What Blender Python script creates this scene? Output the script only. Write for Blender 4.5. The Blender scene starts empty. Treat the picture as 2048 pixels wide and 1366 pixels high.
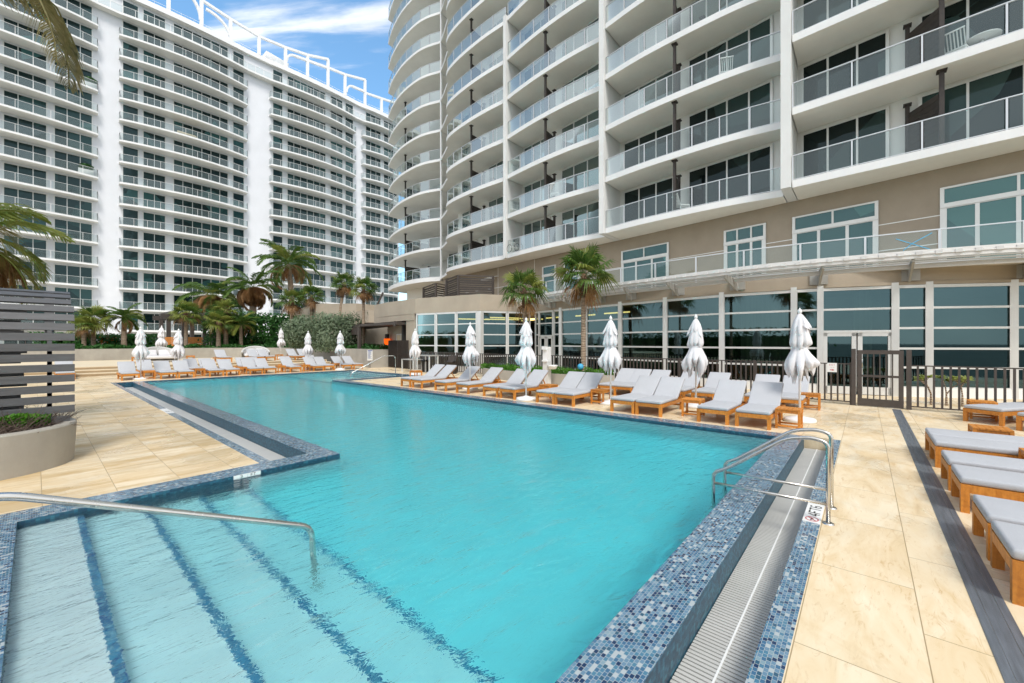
import bpy, bmesh, math, random
from mathutils import Vector, Matrix, noise
R = random.Random(7)
PI = math.pi
rad = math.radians
SC = bpy.context.scene
COL = SC.collection
CAMH = 1.8
FPX, CX, HY = 820.0, 1024.0, 685.0
FW = Vector((.758, .652)); RT = Vector((.652, -.758))

# ---------- pixel helpers used while surveying the photograph (photo is 2048 px wide) ----------
def at_z(px, py, z=0.0):
    f = FPX * (CAMH - z) / (py - HY); r = (px - CX) / FPX * f
    return Vector((f * .758 + r * .652, f * .652 - r * .758, z))
def y_on(px, X):
    r = (px - CX) / FPX
    return X * (.652 - .758 * r) / (.758 + .652 * r)
def x_on(px, Y):
    r = (px - CX) / FPX
    return Y * (.758 + .652 * r) / (.652 - .758 * r)
def z_of(py, X, Y):
    return CAMH - (py - HY) / FPX * (.758 * X + .652 * Y)
def on_poly(px, pts):
    """where the sight line through px meets a plan polyline"""
    r = (px - CX) / FPX
    d = FW + RT * r
    for a, b in zip(pts, pts[1:]):
        ax, ay = a; bx, by = b
        ex, ey = bx - ax, by - ay
        den = d.x * ey - d.y * ex
        if abs(den) < 1e-9: continue
        s = (ax * d.y - ay * d.x) / den
        t = (ax * ey - ay * ex) / den
        if -1e-6 <= s <= 1 + 1e-6 and t > 0:
            return (ax + ex * s, ay + ey * s)
    return None

# ---------- mesh builder ----------
class MB:
    def __init__(s): s.v = []; s.f = []; s.m = []; s.sm = []
    def face(s, pts, mi=0, smooth=False):
        n = len(s.v); s.v += [tuple(p) for p in pts]; s.f.append(tuple(range(n, n + len(pts)))); s.m.append(mi); s.sm.append(smooth)
    def box(s, x0, x1, y0, y1, z0, z1, mi=0, M=None):
        n = len(s.v)
        P = [(x0, y0, z0), (x1, y0, z0), (x1, y1, z0), (x0, y1, z0), (x0, y0, z1), (x1, y0, z1), (x1, y1, z1), (x0, y1, z1)]
        if M is not None: P = [tuple(M @ Vector(p)) for p in P]
        s.v += P
        for q in ((0, 3, 2, 1), (4, 5, 6, 7), (0, 1, 5, 4), (1, 2, 6, 5), (2, 3, 7, 6), (3, 0, 4, 7)):
            s.f.append(tuple(n + i for i in q)); s.m.append(mi); s.sm.append(False)
    def bar(s, a, b, w, h, mi=0, up=(0, 0, 1)):
        """box beam from a to b, w wide, h high"""
        a = Vector(a); b = Vector(b); d = (b - a); L = d.length
        if L < 1e-6: return
        d.normalize(); u = Vector(up)
        if abs(d.dot(u)) > .98: u = Vector((1, 0, 0))
        r = d.cross(u).normalized(); u = r.cross(d).normalized()
        n = len(s.v)
        for e in (a, b):
            for sx, sz in ((-1, -1), (1, -1), (1, 1), (-1, 1)):
                s.v.append(tuple(e + r * (sx * w / 2) + u * (sz * h / 2)))
        for q in ((0, 1, 2, 3), (7, 6, 5, 4), (0, 4, 5, 1), (1, 5, 6, 2), (2, 6, 7, 3), (3, 7, 4, 0)):
            s.f.append(tuple(n + i for i in q)); s.m.append(mi); s.sm.append(False)
    def prism(s, poly, z0, z1, mt=0, mb=None, ms=None):
        mb = mt if mb is None else mb; ms = mt if ms is None else ms
        ar = sum(a[0] * b[1] - b[0] * a[1] for a, b in zip(poly, poly[1:] + poly[:1]))
        if ar < 0: poly = poly[::-1]
        n = len(s.v); k = len(poly)
        s.v += [(p[0], p[1], z0) for p in poly] + [(p[0], p[1], z1) for p in poly]
        s.f.append(tuple(n + i for i in reversed(range(k)))); s.m.append(mb); s.sm.append(False)
        s.f.append(tuple(n + k + i for i in range(k))); s.m.append(mt); s.sm.append(False)
        for i in range(k):
            j = (i + 1) % k
            s.f.append((n + i, n + j, n + k + j, n + k + i)); s.m.append(ms); s.sm.append(False)
    def tube(s, pts, r, mi=0, seg=10, closed=False, smooth=True, cap=True):
        pts = [Vector(p) for p in pts]; n0 = len(s.v); N = len(pts)
        rr = r if isinstance(r, (list, tuple)) else [r] * N
        prev = None
        for i, p in enumerate(pts):
            a = pts[max(0, i - 1)]; b = pts[min(N - 1, i + 1)]
            d = (b - a).normalized()
            if prev is None:
                u = Vector((0, 0, 1)) if abs(d.z) < .9 else Vector((1, 0, 0))
                u = (u - d * u.dot(d)).normalized()
            else:
                u = (prev - d * prev.dot(d)).normalized()
            prev = u; w = d.cross(u)
            for k in range(seg):
                t = 2 * PI * k / seg
                s.v.append(tuple(p + (u * math.cos(t) + w * math.sin(t)) * rr[i]))
        for i in range(N - 1):
            for k in range(seg):
                a = n0 + i * seg + k; b = n0 + i * seg + (k + 1) % seg
                s.f.append((a, b, b + seg, a + seg)); s.m.append(mi); s.sm.append(smooth)
        if cap:
            s.f.append(tuple(n0 + k for k in reversed(range(seg)))); s.m.append(mi); s.sm.append(False)
            s.f.append(tuple(n0 + (N - 1) * seg + k for k in range(seg))); s.m.append(mi); s.sm.append(False)
    def lathe(s, prof, c=(0, 0, 0), seg=24, mi=0, fn=None, smooth=True, close=False):
        n0 = len(s.v); c = Vector(c)
        for i, (r, z) in enumerate(prof):
            for k in range(seg):
                t = 2 * PI * k / seg
                rr, dz = (r, 0) if fn is None else fn(i, t, r)
                s.v.append((c.x + rr * math.cos(t), c.y + rr * math.sin(t), c.z + z + dz))
        for i in range(len(prof) - 1):
            for k in range(seg):
                a = n0 + i * seg + k; b = n0 + i * seg + (k + 1) % seg
                s.f.append((a, b, b + seg, a + seg)); s.m.append(mi); s.sm.append(smooth)
    def strip(s, rows, mi=0, smooth=True):
        """quads between successive rows of points, sharing vertices so that the run shades smoothly"""
        n0 = len(s.v); k = len(rows[0])
        for r in rows: s.v += [tuple(p) for p in r]
        for i in range(len(rows) - 1):
            for j in range(k - 1):
                a = n0 + i * k + j; s.f.append((a, a + 1, a + k + 1, a + k)); s.m.append(mi); s.sm.append(smooth)
    def build(s, name, mats, parent=None, loc=None):
        me = bpy.data.meshes.new(name)
        me.from_pydata(s.v, [], s.f)
        if not isinstance(mats, (list, tuple)): mats = [mats]
        for m in mats: me.materials.append(m)
        me.polygons.foreach_set('material_index', s.m)
        me.polygons.foreach_set('use_smooth', s.sm)
        me.update()
        return link(name, me, parent, loc)

def link(name, data, parent=None, loc=None):
    o = bpy.data.objects.new(name, data); COL.objects.link(o)
    if parent is not None: o.parent = parent
    if loc is not None: o.location = loc
    return o
def tag(o, label=None, cat=None, group=None, kind=None):
    if label: o['label'] = label
    if cat: o['category'] = cat
    if group: o['group'] = group
    if kind: o['kind'] = kind
    return o
def thing(name, label, cat, loc=(0, 0, 0), rz=0, group=None):
    o = link(name, None, None, loc); o.rotation_euler = (0, 0, rz)
    o.empty_display_size = .2
    return tag(o, label, cat, group)
def dup(root, loc, rz, label=None, group=None):
    """a copy of a thing with copies of its parts and sub-parts"""
    r = root.copy(); COL.objects.link(r); r.location = loc; r.rotation_euler = (0, 0, rz)
    if label: r['label'] = label
    if group: r['group'] = group
    for ch in list(root.children):
        c = ch.copy(); COL.objects.link(c); c.parent = r
        for g in list(ch.children):
            d = g.copy(); COL.objects.link(d); d.parent = c
    return r
def struct(name, mb, mats): return tag(mb.build(name, mats), kind='structure')
def catmull(pts, n=6):
    out = []
    P = [Vector(p) for p in pts]
    P = [P[0] * 2 - P[1]] + P + [P[-1] * 2 - P[-2]]
    for i in range(1, len(P) - 2):
        for k in range(n):
            t = k / n
            a, b, c, d = P[i - 1], P[i], P[i + 1], P[i + 2]
            out.append(.5 * ((2 * b) + (c - a) * t + (2 * a - 5 * b + 4 * c - d) * t * t + (3 * b - a - 3 * c + d) * t ** 3))
    out.append(P[-2])
    return out
def resample(pts, step):
    """points along a polyline about every `step`, equal spacing, plus both ends"""
    P = [Vector(p) for p in pts]; L = [0]
    for a, b in zip(P, P[1:]): L.append(L[-1] + (b - a).length)
    n = max(1, round(L[-1] / step)); out = []
    j = 0
    for i in range(n + 1):
        s = L[-1] * i / n
        while j < len(L) - 2 and L[j + 1] < s: j += 1
        t = (s - L[j]) / max(1e-9, L[j + 1] - L[j])
        out.append(P[j].lerp(P[j + 1], min(1, t)))
    return out
def rbox(L, W, T, bev, seg=3, crown=0.0):
    """rounded box mesh (cushions), centred in x,y, resting on z=0"""
    bm = bmesh.new()
    bmesh.ops.create_cube(bm, size=1.0)
    bmesh.ops.scale(bm, vec=(L, W, T), verts=bm.verts)
    bmesh.ops.translate(bm, vec=(0, 0, T / 2), verts=bm.verts)
    bmesh.ops.bevel(bm, geom=bm.edges[:] + bm.verts[:], offset=bev, segments=seg, profile=.6, affect='EDGES')
    for f in bm.faces: f.smooth = True
    return bm
def bm_into(mb, bm, M, mi=0):
    n = len(mb.v); bm.verts.ensure_lookup_table()
    for i, v in enumerate(bm.verts): v.index = i
    mb.v += [tuple(M @ v.co) for v in bm.verts]
    for f in bm.faces:
        mb.f.append(tuple(n + v.index for v in f.verts)); mb.m.append(mi); mb.sm.append(True)
    bm.free()

# ---------- material helpers ----------
class NT:
    def __init__(s, name):
        s.mat = bpy.data.materials.new(name); s.mat.use_nodes = True
        s.t = s.mat.node_tree; s.t.nodes.clear()
        s.out = s.t.nodes.new('ShaderNodeOutputMaterial')
    def n(s, typ, **kw):
        nd = s.t.nodes.new(typ)
        for k, v in kw.items():
            if k.startswith('i_'):
                key = k[2:]; key = int(key) if key.isdigit() else key.replace('_', ' ')
                nd.inputs[key].default_value = v
            else: setattr(nd, k, v)
        return nd
    def l(s, a, b): s.t.links.new(a, b)
    def math(s, op, a, b=None, clamp=False):
        nd = s.n('ShaderNodeMath', operation=op, use_clamp=clamp)
        for i, x in enumerate((a, b)):
            if x is None: continue
            if isinstance(x, (int, float)): nd.inputs[i].default_value = x
            else: s.l(x, nd.inputs[i])
        return nd.outputs[0]
    def mix(s, fac, a, b, mode='MIX'):
        nd = s.n('ShaderNodeMix', data_type='RGBA', blend_type=mode)
        for i, x in ((0, fac), (6, a), (7, b)):
            if isinstance(x, (int, float)): nd.inputs[i].default_value = x
            elif isinstance(x, tuple): nd.inputs[i].default_value = (*x, 1) if len(x) == 3 else x
            else: s.l(x, nd.inputs[i])
        return nd.outputs[2]
    def ramp(s, fac, stops, interp='LINEAR'):
        nd = s.n('ShaderNodeValToRGB'); cr = nd.color_ramp; cr.interpolation = interp
        while len(cr.elements) > 1: cr.elements.remove(cr.elements[-1])
        cr.elements[0].position = stops[0][0]; cr.elements[0].color = (*stops[0][1], 1)
        for p, c in stops[1:]:
            e = cr.elements.new(p); e.color = (*c, 1)
        s.l(fac, nd.inputs[0]); return nd.outputs[0]
    def coord(s, scale=(1, 1, 1), rot=(0, 0, 0), geo=False):
        tc = s.n('ShaderNodeNewGeometry').outputs['Position'] if geo else s.n('ShaderNodeTexCoord').outputs['Object']
        mp = s.n('ShaderNodeMapping'); mp.inputs['Scale'].default_value = scale; mp.inputs['Rotation'].default_value = rot
        s.l(tc, mp.inputs[0]); return mp.outputs[0]
    def noise(s, vec, scale, detail=4, rough=.55, dist=0):
        nd = s.n('ShaderNodeTexNoise'); nd.inputs['Scale'].default_value = scale; nd.inputs['Detail'].default_value = detail
        nd.inputs['Roughness'].default_value = rough; nd.inputs['Distortion'].default_value = dist
        s.l(vec, nd.inputs['Vector']); return nd.outputs[0]
    def bsdf(s, col, rough=.6, metal=0, bump=None, bstr=.2, bdist=.01, spec=.5, **kw):
        b = s.n('ShaderNodeBsdfPrincipled')
        if isinstance(col, tuple): b.inputs['Base Color'].default_value = (*col, 1)
        else: s.l(col, b.inputs['Base Color'])
        if isinstance(rough, (int, float)): b.inputs['Roughness'].default_value = rough
        else: s.l(rough, b.inputs['Roughness'])
        b.inputs['Metallic'].default_value = metal; b.inputs['Specular IOR Level'].default_value = spec
        for k, v in kw.items(): b.inputs[k.replace('_', ' ')].default_value = v
        if bump is not None:
            bn = s.n('ShaderNodeBump'); bn.inputs['Strength'].default_value = bstr; bn.inputs['Distance'].default_value = bdist
            s.l(bump, bn.inputs['Height']); s.l(bn.outputs[0], b.inputs['Normal'])
        return b.outputs[0]
    def done(s, sh): s.l(sh, s.out.inputs[0]); return s.mat

def pm(name, col, rough=.6, var=.12, scale=4.0, bstr=.1, bscale=60, metal=0, spec=.5, stretch=(1, 1, 1), dirt=0.0, geo=False):
    t = NT(name); v = t.coord(stretch, geo=geo)
    nz = t.noise(v, scale, 5, .6)
    dark = tuple(c * (1 - var) for c in col); light = tuple(min(1, c * (1 + var)) for c in col)
    c = t.ramp(nz, [(.3, dark), (.7, light)])
    if dirt > 0:
        d = t.noise(t.coord((1, 1, .25), geo=True), 1.1, 6, .7)
        c = t.mix(t.math('MULTIPLY', t.ramp(d, [(.48, (0, 0, 0)), (.75, (1, 1, 1))]), dirt), c, tuple(x * .55 for x in col))
    b = t.noise(v, bscale, 3, .6)
    return t.done(t.bsdf(c, rough, metal, b, bstr, .01, spec))
M = {}
M['white'] = pm('white_render', (.80, .80, .79), .75, .03, 1.5, .15, 30, dirt=.10, geo=True)
M['wallwhite'] = pm('white_stucco', (.74, .75, .78), .85, .03, .4, .3, 8, dirt=.06, geo=True)
M['soffit'] = pm('soffit_render', (.80, .78, .72), .85, .05, .6, .1, 20, geo=True)
M['fin'] = pm('fin_render', (.72, .72, .70), .8, .04, .6, .1, 20, geo=True)
M['brown'] = pm('taupe_render', (.35, .295, .23), .9, .06, 1.2, .25, 90, dirt=.08, geo=True)
M['beige'] = pm('beige_render', (.40, .34, .265), .9, .07, 1.0, .25, 80, dirt=.12, geo=True)
M['concrete'] = pm('planter_concrete', (.37, .345, .30), .9, .10, 1.6, .35, 45, dirt=.22, geo=True)
M['alu'] = pm('aluminium_frame', (.70, .70, .68), .4, .04, 2, .03, 30, metal=.25)
M['rail'] = pm('rail_metal', (.58, .60, .61), .3, .04, 2, .02, 30, metal=.5)
M['darkmetal'] = pm('bronze_paint', (.062, .050, .043), .5, .15, 4, .06, 60)
M['darkwood'] = pm('dark_timber', (.034, .026, .021), .6, .25, 6, .15, 50)
def _steel():
    t = NT('brushed_steel'); v = t.coord((1, 1, 1))
    nz = t.noise(v, 25, 4, .6)
    r = t.ramp(nz, [(.3, (.16, .16, .16)), (.7, (.30, .30, .30))])
    return t.done(t.bsdf((.62, .60, .56), r, 1.0, nz, .03, .002))
M['steel'] = _steel()
def _teak():
    t = NT('teak_wood'); oi = t.n('ShaderNodeObjectInfo')
    v = t.coord((6, 6, 6)); g = t.noise(v, 2.2, 6, .65, 1.5)
    v2 = t.coord((60, 60, 5)); f = t.noise(v2, 1.0, 3, .6)
    c = t.ramp(g, [(.3, (.40, .135, .014)), (.55, (.60, .23, .024)), (.75, (.70, .31, .045))])
    c = t.mix(.35, c, t.ramp(f, [(.3, (.30, .08, .012)), (.7, (.66, .27, .06))]))
    hs = t.n('ShaderNodeHueSaturation'); t.l(c, hs.inputs['Color'])
    t.l(t.math('ADD', t.math('MULTIPLY', oi.outputs['Random'], .35), .82), hs.inputs['Value'])
    return t.done(t.bsdf(hs.outputs[0], .5, 0, f, .15, .004))
M['teak'] = _teak()
def _fabric(name, col, sc=420, var=.05):
    t = NT(name); v = t.coord()
    w = t.noise(v, sc, 2, .5); big = t.noise(v, 3, 3, .5)
    dark = tuple(c * (1 - var * 2.5) for c in col); light = tuple(min(1, c * (1 + var * 2)) for c in col)
    c = t.ramp(w, [(.35, dark), (.65, light)])
    c = t.mix(.25, c, t.ramp(big, [(.3, dark), (.7, light)]))
    h = t.math('ADD', t.math('MULTIPLY', w, .15), big)
    return t.done(t.bsdf(c, .95, 0, h, .5, .02, .2))
M['cushion'] = _fabric('grey_cushion_fabric', (.445, .452, .468))
M['canvas'] = _fabric('white_canvas', (.69, .68, .69), 300, .03)
def _glass(name, tint, op, refl, rough=.02, base=(.30, .36, .36), fk=.5, gc=(.85, .95, .95)):
    """see-through pane: partly tinted clear, partly a soft film, plus mirror reflection"""
    t = NT(name)
    tr = t.n('ShaderNodeBsdfTransparent'); tr.inputs[0].default_value = (*tint, 1)
    df = t.n('ShaderNodeBsdfDiffuse'); df.inputs[0].default_value = (*base, 1)
    gl = t.n('ShaderNodeBsdfGlossy'); gl.inputs['Roughness'].default_value = rough; gl.inputs[0].default_value = (*gc, 1)
    fr = t.n('ShaderNodeFresnel'); fr.inputs[0].default_value = 1.5
    m1 = t.n('ShaderNodeMixShader'); m1.inputs[0].default_value = op
    t.l(tr.outputs[0], m1.inputs[1]); t.l(df.outputs[0], m1.inputs[2])
    fac = t.math('ADD', t.math('MULTIPLY', fr.outputs[0], fk), refl, True)
    m2 = t.n('ShaderNodeMixShader'); t.l(fac, m2.inputs[0]); t.l(m1.outputs[0], m2.inputs[1]); t.l(gl.outputs[0], m2.inputs[2])
    return t.done(m2.outputs[0])
M['balglass'] = _glass('balustrade_glass', (.84, .91, .90), .05, .05, fk=.28)
M['balglass_far'] = _glass('frosted_balustrade', (.86, .92, .92), .14, .04, fk=.5)
M['frontglass'] = _glass('tinted_glass', (.20, .26, .24), .02, .11, base=(.02, .03, .03), gc=(.52, .84, .90), fk=.38)
def _winglass(name, deep, mid, refl=.12, gcol=(.55, .80, .80)):
    """opaque-looking tinted pane: dark room or drawn blind behind reflective glass"""
    t = NT(name); v = t.coord((.35, .35, .33), geo=True)
    nz = t.n('ShaderNodeTexVoronoi'); nz.inputs['Scale'].default_value = 1.0; t.l(v, nz.inputs['Vector'])
    sep = t.n('ShaderNodeSeparateColor'); t.l(nz.outputs['Color'], sep.inputs[0])
    c = t.ramp(sep.outputs[0], [(0, deep), (.55, deep), (.8, mid), (1, tuple(min(1, x * 2.2) for x in mid))])
    df = t.n('ShaderNodeBsdfDiffuse'); t.l(c, df.inputs[0])
    gl = t.n('ShaderNodeBsdfGlossy'); gl.inputs['Roughness'].default_value = .03; gl.inputs[0].default_value = (*gcol, 1)
    wob = t.noise(t.coord((1, 1, 1), geo=True), .9, 2, .5)
    bn = t.n('ShaderNodeBump'); bn.inputs['Strength'].default_value = .04; bn.inputs['Distance'].default_value = .3
    t.l(wob, bn.inputs['Height']); t.l(bn.outputs[0], gl.inputs['Normal'])
    fr = t.n('ShaderNodeFresnel'); fr.inputs[0].default_value = 1.5
    fac = t.math('ADD', t.math('MULTIPLY', fr.outputs[0], .55), refl, True)
    m2 = t.n('ShaderNodeMixShader'); t.l(fac, m2.inputs[0]); t.l(df.outputs[0], m2.inputs[1]); t.l(gl.outputs[0], m2.inputs[2])
    return t.done(m2.outputs[0])
M['winglass'] = _winglass('tower_window_glass', (.006, .010, .010), (.018, .032, .030), .03, (.38, .50, .50))
M['winglass_far'] = _winglass('far_window_glass', (.008, .020, .022), (.02, .055, .055), .02)
M['winglass_teal'] = _winglass('teal_window_glass', (.012, .05, .052), (.03, .09, .085), .08)

def _deck(turn=False):
    t = NT('travertine_paving')
    v = t.coord((1, 1, 1), geo=True)
    br = t.n('ShaderNodeTexBrick'); br.offset = .5; br.offset_frequency = 2; br.squash = 1
    br.inputs['Scale'].default_value = 1; br.inputs['Brick Width'].default_value = 1.2; br.inputs['Row Height'].default_value = .6
    br.inputs['Mortar Size'].default_value = .0032; br.inputs['Mortar Smooth'].default_value = .1; br.inputs['Bias'].default_value = 0
    br.inputs['Color1'].default_value = (0, 0, 0, 1); br.inputs['Color2'].default_value = (1, 1, 1, 1); br.inputs['Mortar'].default_value = (.5, .5, .5, 1)
    mp = t.n('ShaderNodeMapping'); mp.inputs['Location'].default_value = (.02, .276, 0) if not turn else (.31, .55, 0); mp.inputs['Rotation'].default_value = (0, 0, rad(90) if turn else 0)
    t.l(v, mp.inputs[0]); t.l(mp.outputs[0], br.inputs['Vector'])
    bw = t.n('ShaderNodeRGBToBW'); t.l(br.outputs['Color'], bw.inputs[0])
    # every slab gets its own offset into the veining
    cmb = t.n('ShaderNodeCombineXYZ'); t.l(t.math('MULTIPLY', bw.outputs[0], 37.0), cmb.inputs[2])
    t.l(t.math('MULTIPLY', bw.outputs[0], 11.0), cmb.inputs[1])
    add = t.n('ShaderNodeVectorMath', operation='ADD'); t.l(v, add.inputs[0]); t.l(cmb.outputs[0], add.inputs[1])
    m2 = t.n('ShaderNodeMapping'); m2.inputs['Scale'].default_value = (.6, 2.1, 1); m2.inputs['Rotation'].default_value = (0, 0, .12); t.l(add.outputs[0], m2.inputs[0])
    vein = t.noise(m2.outputs[0], 1.6, 8, .62, 1.2)
    m3 = t.n('ShaderNodeMapping'); m3.inputs['Scale'].default_value = (1.4, 6, 1); m3.inputs['Rotation'].default_value = (0, 0, .2); t.l(add.outputs[0], m3.inputs[0])
    fine = t.noise(m3.outputs[0], 2.4, 8, .72, 2.0)
    cloud = t.noise(v, .55, 5, .6, .6)
    stain = t.noise(v, 1.7, 7, .68, 1.4)
    c = t.ramp(vein, [(.26, (.50, .345, .17)), (.40, (.67, .51, .30)), (.54, (.73, .60, .41)), (.72, (.77, .68, .51))])
    c = t.mix(t.math('MULTIPLY', t.ramp(fine, [(.55, (0, 0, 0)), (.66, (1, 1, 1))]), .65), c, (.50, .31, .12))
    c = t.mix(t.math('MULTIPLY', t.ramp(cloud, [(.42, (0, 0, 0)), (.7, (1, 1, 1))]), .45), c, (.75, .65, .47))
    c = t.mix(t.math('MULTIPLY', t.ramp(stain, [(.58, (0, 0, 0)), (.72, (1, 1, 1))]), .35), c, (.56, .38, .17))
    c = t.mix(t.math('MULTIPLY', t.math('SUBTRACT', bw.outputs[0], .5), .22), c, (.62, .45, .26))
    if turn:      # broad ochre and olive bedding bands run through the slabs on the far side of the pool
        m4 = t.n('ShaderNodeMapping'); m4.inputs['Scale'].default_value = (.28, 1.5, 1); m4.inputs['Rotation'].default_value = (0, 0, .16); t.l(add.outputs[0], m4.inputs[0])
        bd = t.noise(m4.outputs[0], 1.5, 8, .66, .9)
        c = t.mix(t.math('MULTIPLY', t.ramp(bd, [(.46, (0, 0, 0)), (.60, (1, 1, 1))]), .62), c, (.48, .32, .13))
    c = t.mix(br.outputs['Fac'], c, (.34, .25, .14))
    wet = t.noise(v, .8, 4, .6, .8)
    rg = t.ramp(wet, [(.40, (.22, .22, .22)), (.58, (.62, .62, .62))])
    grit = t.noise(v, 120, 3, .6)
    h = t.math('SUBTRACT', t.math('MULTIPLY', grit, .15), t.math('MULTIPLY', br.outputs['Fac'], 1.0))
    return t.done(t.bsdf(c, rg, 0, h, .35, .004, .4))
M['deck'] = _deck(); M['deck_turned'] = _deck(True)

def _mosaic(name, size, stops, off=.37, grout=(.38, .42, .42), rough=.14):
    t = NT(name)
    g = t.n('ShaderNodeNewGeometry')
    sc = t.n('ShaderNodeVectorMath', operation='SCALE'); sc.inputs[3].default_value = 1 / size; t.l(g.outputs['Position'], sc.inputs[0])
    s0 = t.n('ShaderNodeSeparateXYZ'); t.l(sc.outputs[0], s0.inputs[0])
    sn = t.n('ShaderNodeSeparateXYZ'); t.l(g.outputs['True Normal'], sn.inputs[0])
    # running bond: half a tile of shift on every second course (courses run across Y)
    x = t.math('MULTIPLY', s0.outputs[0], .70); y = s0.outputs[1]; z = t.math('ADD', s0.outputs[2], .5)
    x = t.math('ADD', x, t.math('MULTIPLY', t.math('MODULO', t.math('FLOOR', t.math('ADD', y, 1000)), 2), .5))
    comp = [x, y, z]
    cc = t.n('ShaderNodeCombineXYZ'); masks = []
    for i, q in enumerate(comp):
        flat = t.math('GREATER_THAN', t.math('ABSOLUTE', sn.outputs[i]), .5)
        q2 = t.math('ADD', t.math('MULTIPLY', q, t.math('SUBTRACT', 1, flat)), t.math('MULTIPLY', flat, .5))
        t.l(t.math('FLOOR', t.math('ADD', q2, 500)), cc.inputs[i])
        fr = t.math('FRACT', t.math('ADD', q2, 500))
        d = t.math('ABSOLUTE', t.math('SUBTRACT', fr, .5))
        masks.append(t.math('GREATER_THAN', d, .455))
    gm = t.math('MAXIMUM', masks[0], t.math('MAXIMUM', masks[1], masks[2]))
    wn = t.n('ShaderNodeTexWhiteNoise', noise_dimensions='3D'); t.l(cc.outputs[0], wn.inputs[0])
    c = t.ramp(wn.outputs['Value'], stops, 'CONSTANT')
    c = t.mix(gm, c, grout)
    h = t.math('SUBTRACT', 1, gm)
    return t.done(t.bsdf(c, rough, 0, h, .4, .003, .6))
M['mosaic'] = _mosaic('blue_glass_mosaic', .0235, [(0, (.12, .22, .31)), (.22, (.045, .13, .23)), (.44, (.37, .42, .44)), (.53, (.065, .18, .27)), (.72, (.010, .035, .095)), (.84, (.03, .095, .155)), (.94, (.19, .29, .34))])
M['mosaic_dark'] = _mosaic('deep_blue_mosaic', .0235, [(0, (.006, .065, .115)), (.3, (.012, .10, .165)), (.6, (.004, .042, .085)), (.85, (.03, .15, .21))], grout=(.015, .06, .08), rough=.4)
M['mosaic_step'] = _mosaic('step_nosing_mosaic', .0275, [(0, (.05, .22, .42)), (.3, (.08, .32, .52)), (.6, (.03, .13, .32)), (.8, (.20, .45, .60))], grout=(.16, .34, .44))
M['plaster'] = pm('pool_plaster', (.82, .94, .96), .8, .05, .8, .15, 20, geo=True)
def _water():
    t = NT('pool_water')
    v = t.coord((1, 1, 1), geo=True)
    m1 = t.n('ShaderNodeMapping'); m1.inputs['Scale'].default_value = (1.0, 2.6, 1); m1.inputs['Rotation'].default_value = (0, 0, .75); t.l(v, m1.inputs[0])
    a = t.noise(m1.outputs[0], 2.6, 4, .6, .6)
    m2 = t.n('ShaderNodeMapping'); m2.inputs['Scale'].default_value = (1.0, 1.9, 1); m2.inputs['Rotation'].default_value = (0, 0, .45); t.l(v, m2.inputs[0])
    b = t.noise(m2.outputs[0], 8.0, 3, .6, .8)
    h = t.math('ADD', a, t.math('MULTIPLY', b, .28))
    bn = t.n('ShaderNodeBump'); bn.inputs['Strength'].default_value = 1.0; bn.inputs['Distance'].default_value = .040; t.l(h, bn.inputs['Height'])
    rf = t.n('ShaderNodeBsdfRefraction'); rf.inputs['IOR'].default_value = 1.33; rf.inputs['Roughness'].default_value = 0.0
    rf.inputs[0].default_value = (1, 1, 1, 1)
    gl = t.n('ShaderNodeBsdfGlossy'); gl.inputs['Roughness'].default_value = .03
    fr = t.n('ShaderNodeFresnel'); fr.inputs[0].default_value = 1.33
    for nd in (rf, gl, fr): t.l(bn.outputs[0], nd.inputs['Normal'])
    ms = t.n('ShaderNodeMixShader'); t.l(fr.outputs[0], ms.inputs[0]); t.l(rf.outputs[0], ms.inputs[1]); t.l(gl.outputs[0], ms.inputs[2])
    t.l(ms.outputs[0], t.out.inputs[0])
    va = t.n('ShaderNodeVolumeAbsorption'); va.inputs[0].default_value = (.0, .938, .978, 1); va.inputs[1].default_value = .72
    t.l(va.outputs[0], t.out.inputs[1])
    return t.mat
M['water'] = _water()
M['grate'] = pm('grate_plastic', (.52, .515, .49), .45, .05, 3, .05, 80)
M['graterib'] = pm('grate_rib', (.80, .80, .78), .45, .03, 3, .05, 80)
M['gutter'] = pm('gutter_dark', (.04, .05, .06), .6, .1, 3, .1, 30)
M['charcoal'] = pm('slot_drain_metal', (.15, .17, .195), .38, .30, 2.5, .12, 120, stretch=(1, 14, 1), geo=True, metal=.3)  # streaky sheen of the metal is put into the colour as broad tone variation
M['sign'] = pm('sign_white', (.78, .78, .76), .4, .02, 3, .02, 40)
M['black'] = pm('sign_black', (.02, .02, .02), .5, .1, 3, .02, 40)
M['red'] = pm('sign_red', (.50, .03, .04), .5, .1, 3, .02, 40)
M['blue'] = pm('sign_blue', (.05, .10, .35), .5, .1, 3, .02, 40)
M['bluetape'] = pm('blue_paint', (.06, .38, .62), .5, .1, 3, .02, 40)
M['screen'] = pm('grey_timber_slats', (.085, .086, .090), .55, .18, 3, .2, 40, stretch=(1, 8, 8))
M['slat_light'] = pm('canopy_metal', (.62, .61, .59), .5, .06, 3, .1, 40, dirt=.15, geo=True)
M['bracket'] = pm('bracket_metal', (.38, .375, .35), .55, .05, 3, .1, 40)
M['plaswhite'] = pm('white_plastic', (.78, .78, .77), .4, .03, 3, .03, 40)
M['soil'] = pm('dark_soil', (.035, .026, .018), .95, .3, 8, .6, 40)
M['ground'] = pm('ground_green', (.08, .11, .10), .95, .2, .05, .4, 4, geo=True)
M['paver'] = pm('terrace_paving', (.60, .57, .50), .9, .1, .6, .2, 10, geo=True)
M['riser'] = pm('stone_riser', (.34, .25, .15), .8, .12, 1.2, .2, 30, geo=True)
M['wicker'] = pm('white_wicker', (.52, .51, .49), .8, .3, 26, .5, 60)
M['stone'] = pm('cream_stone', (.66, .55, .38), .7, .12, 1.2, .2, 30, stretch=(1, 4, 1), geo=True)
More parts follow.
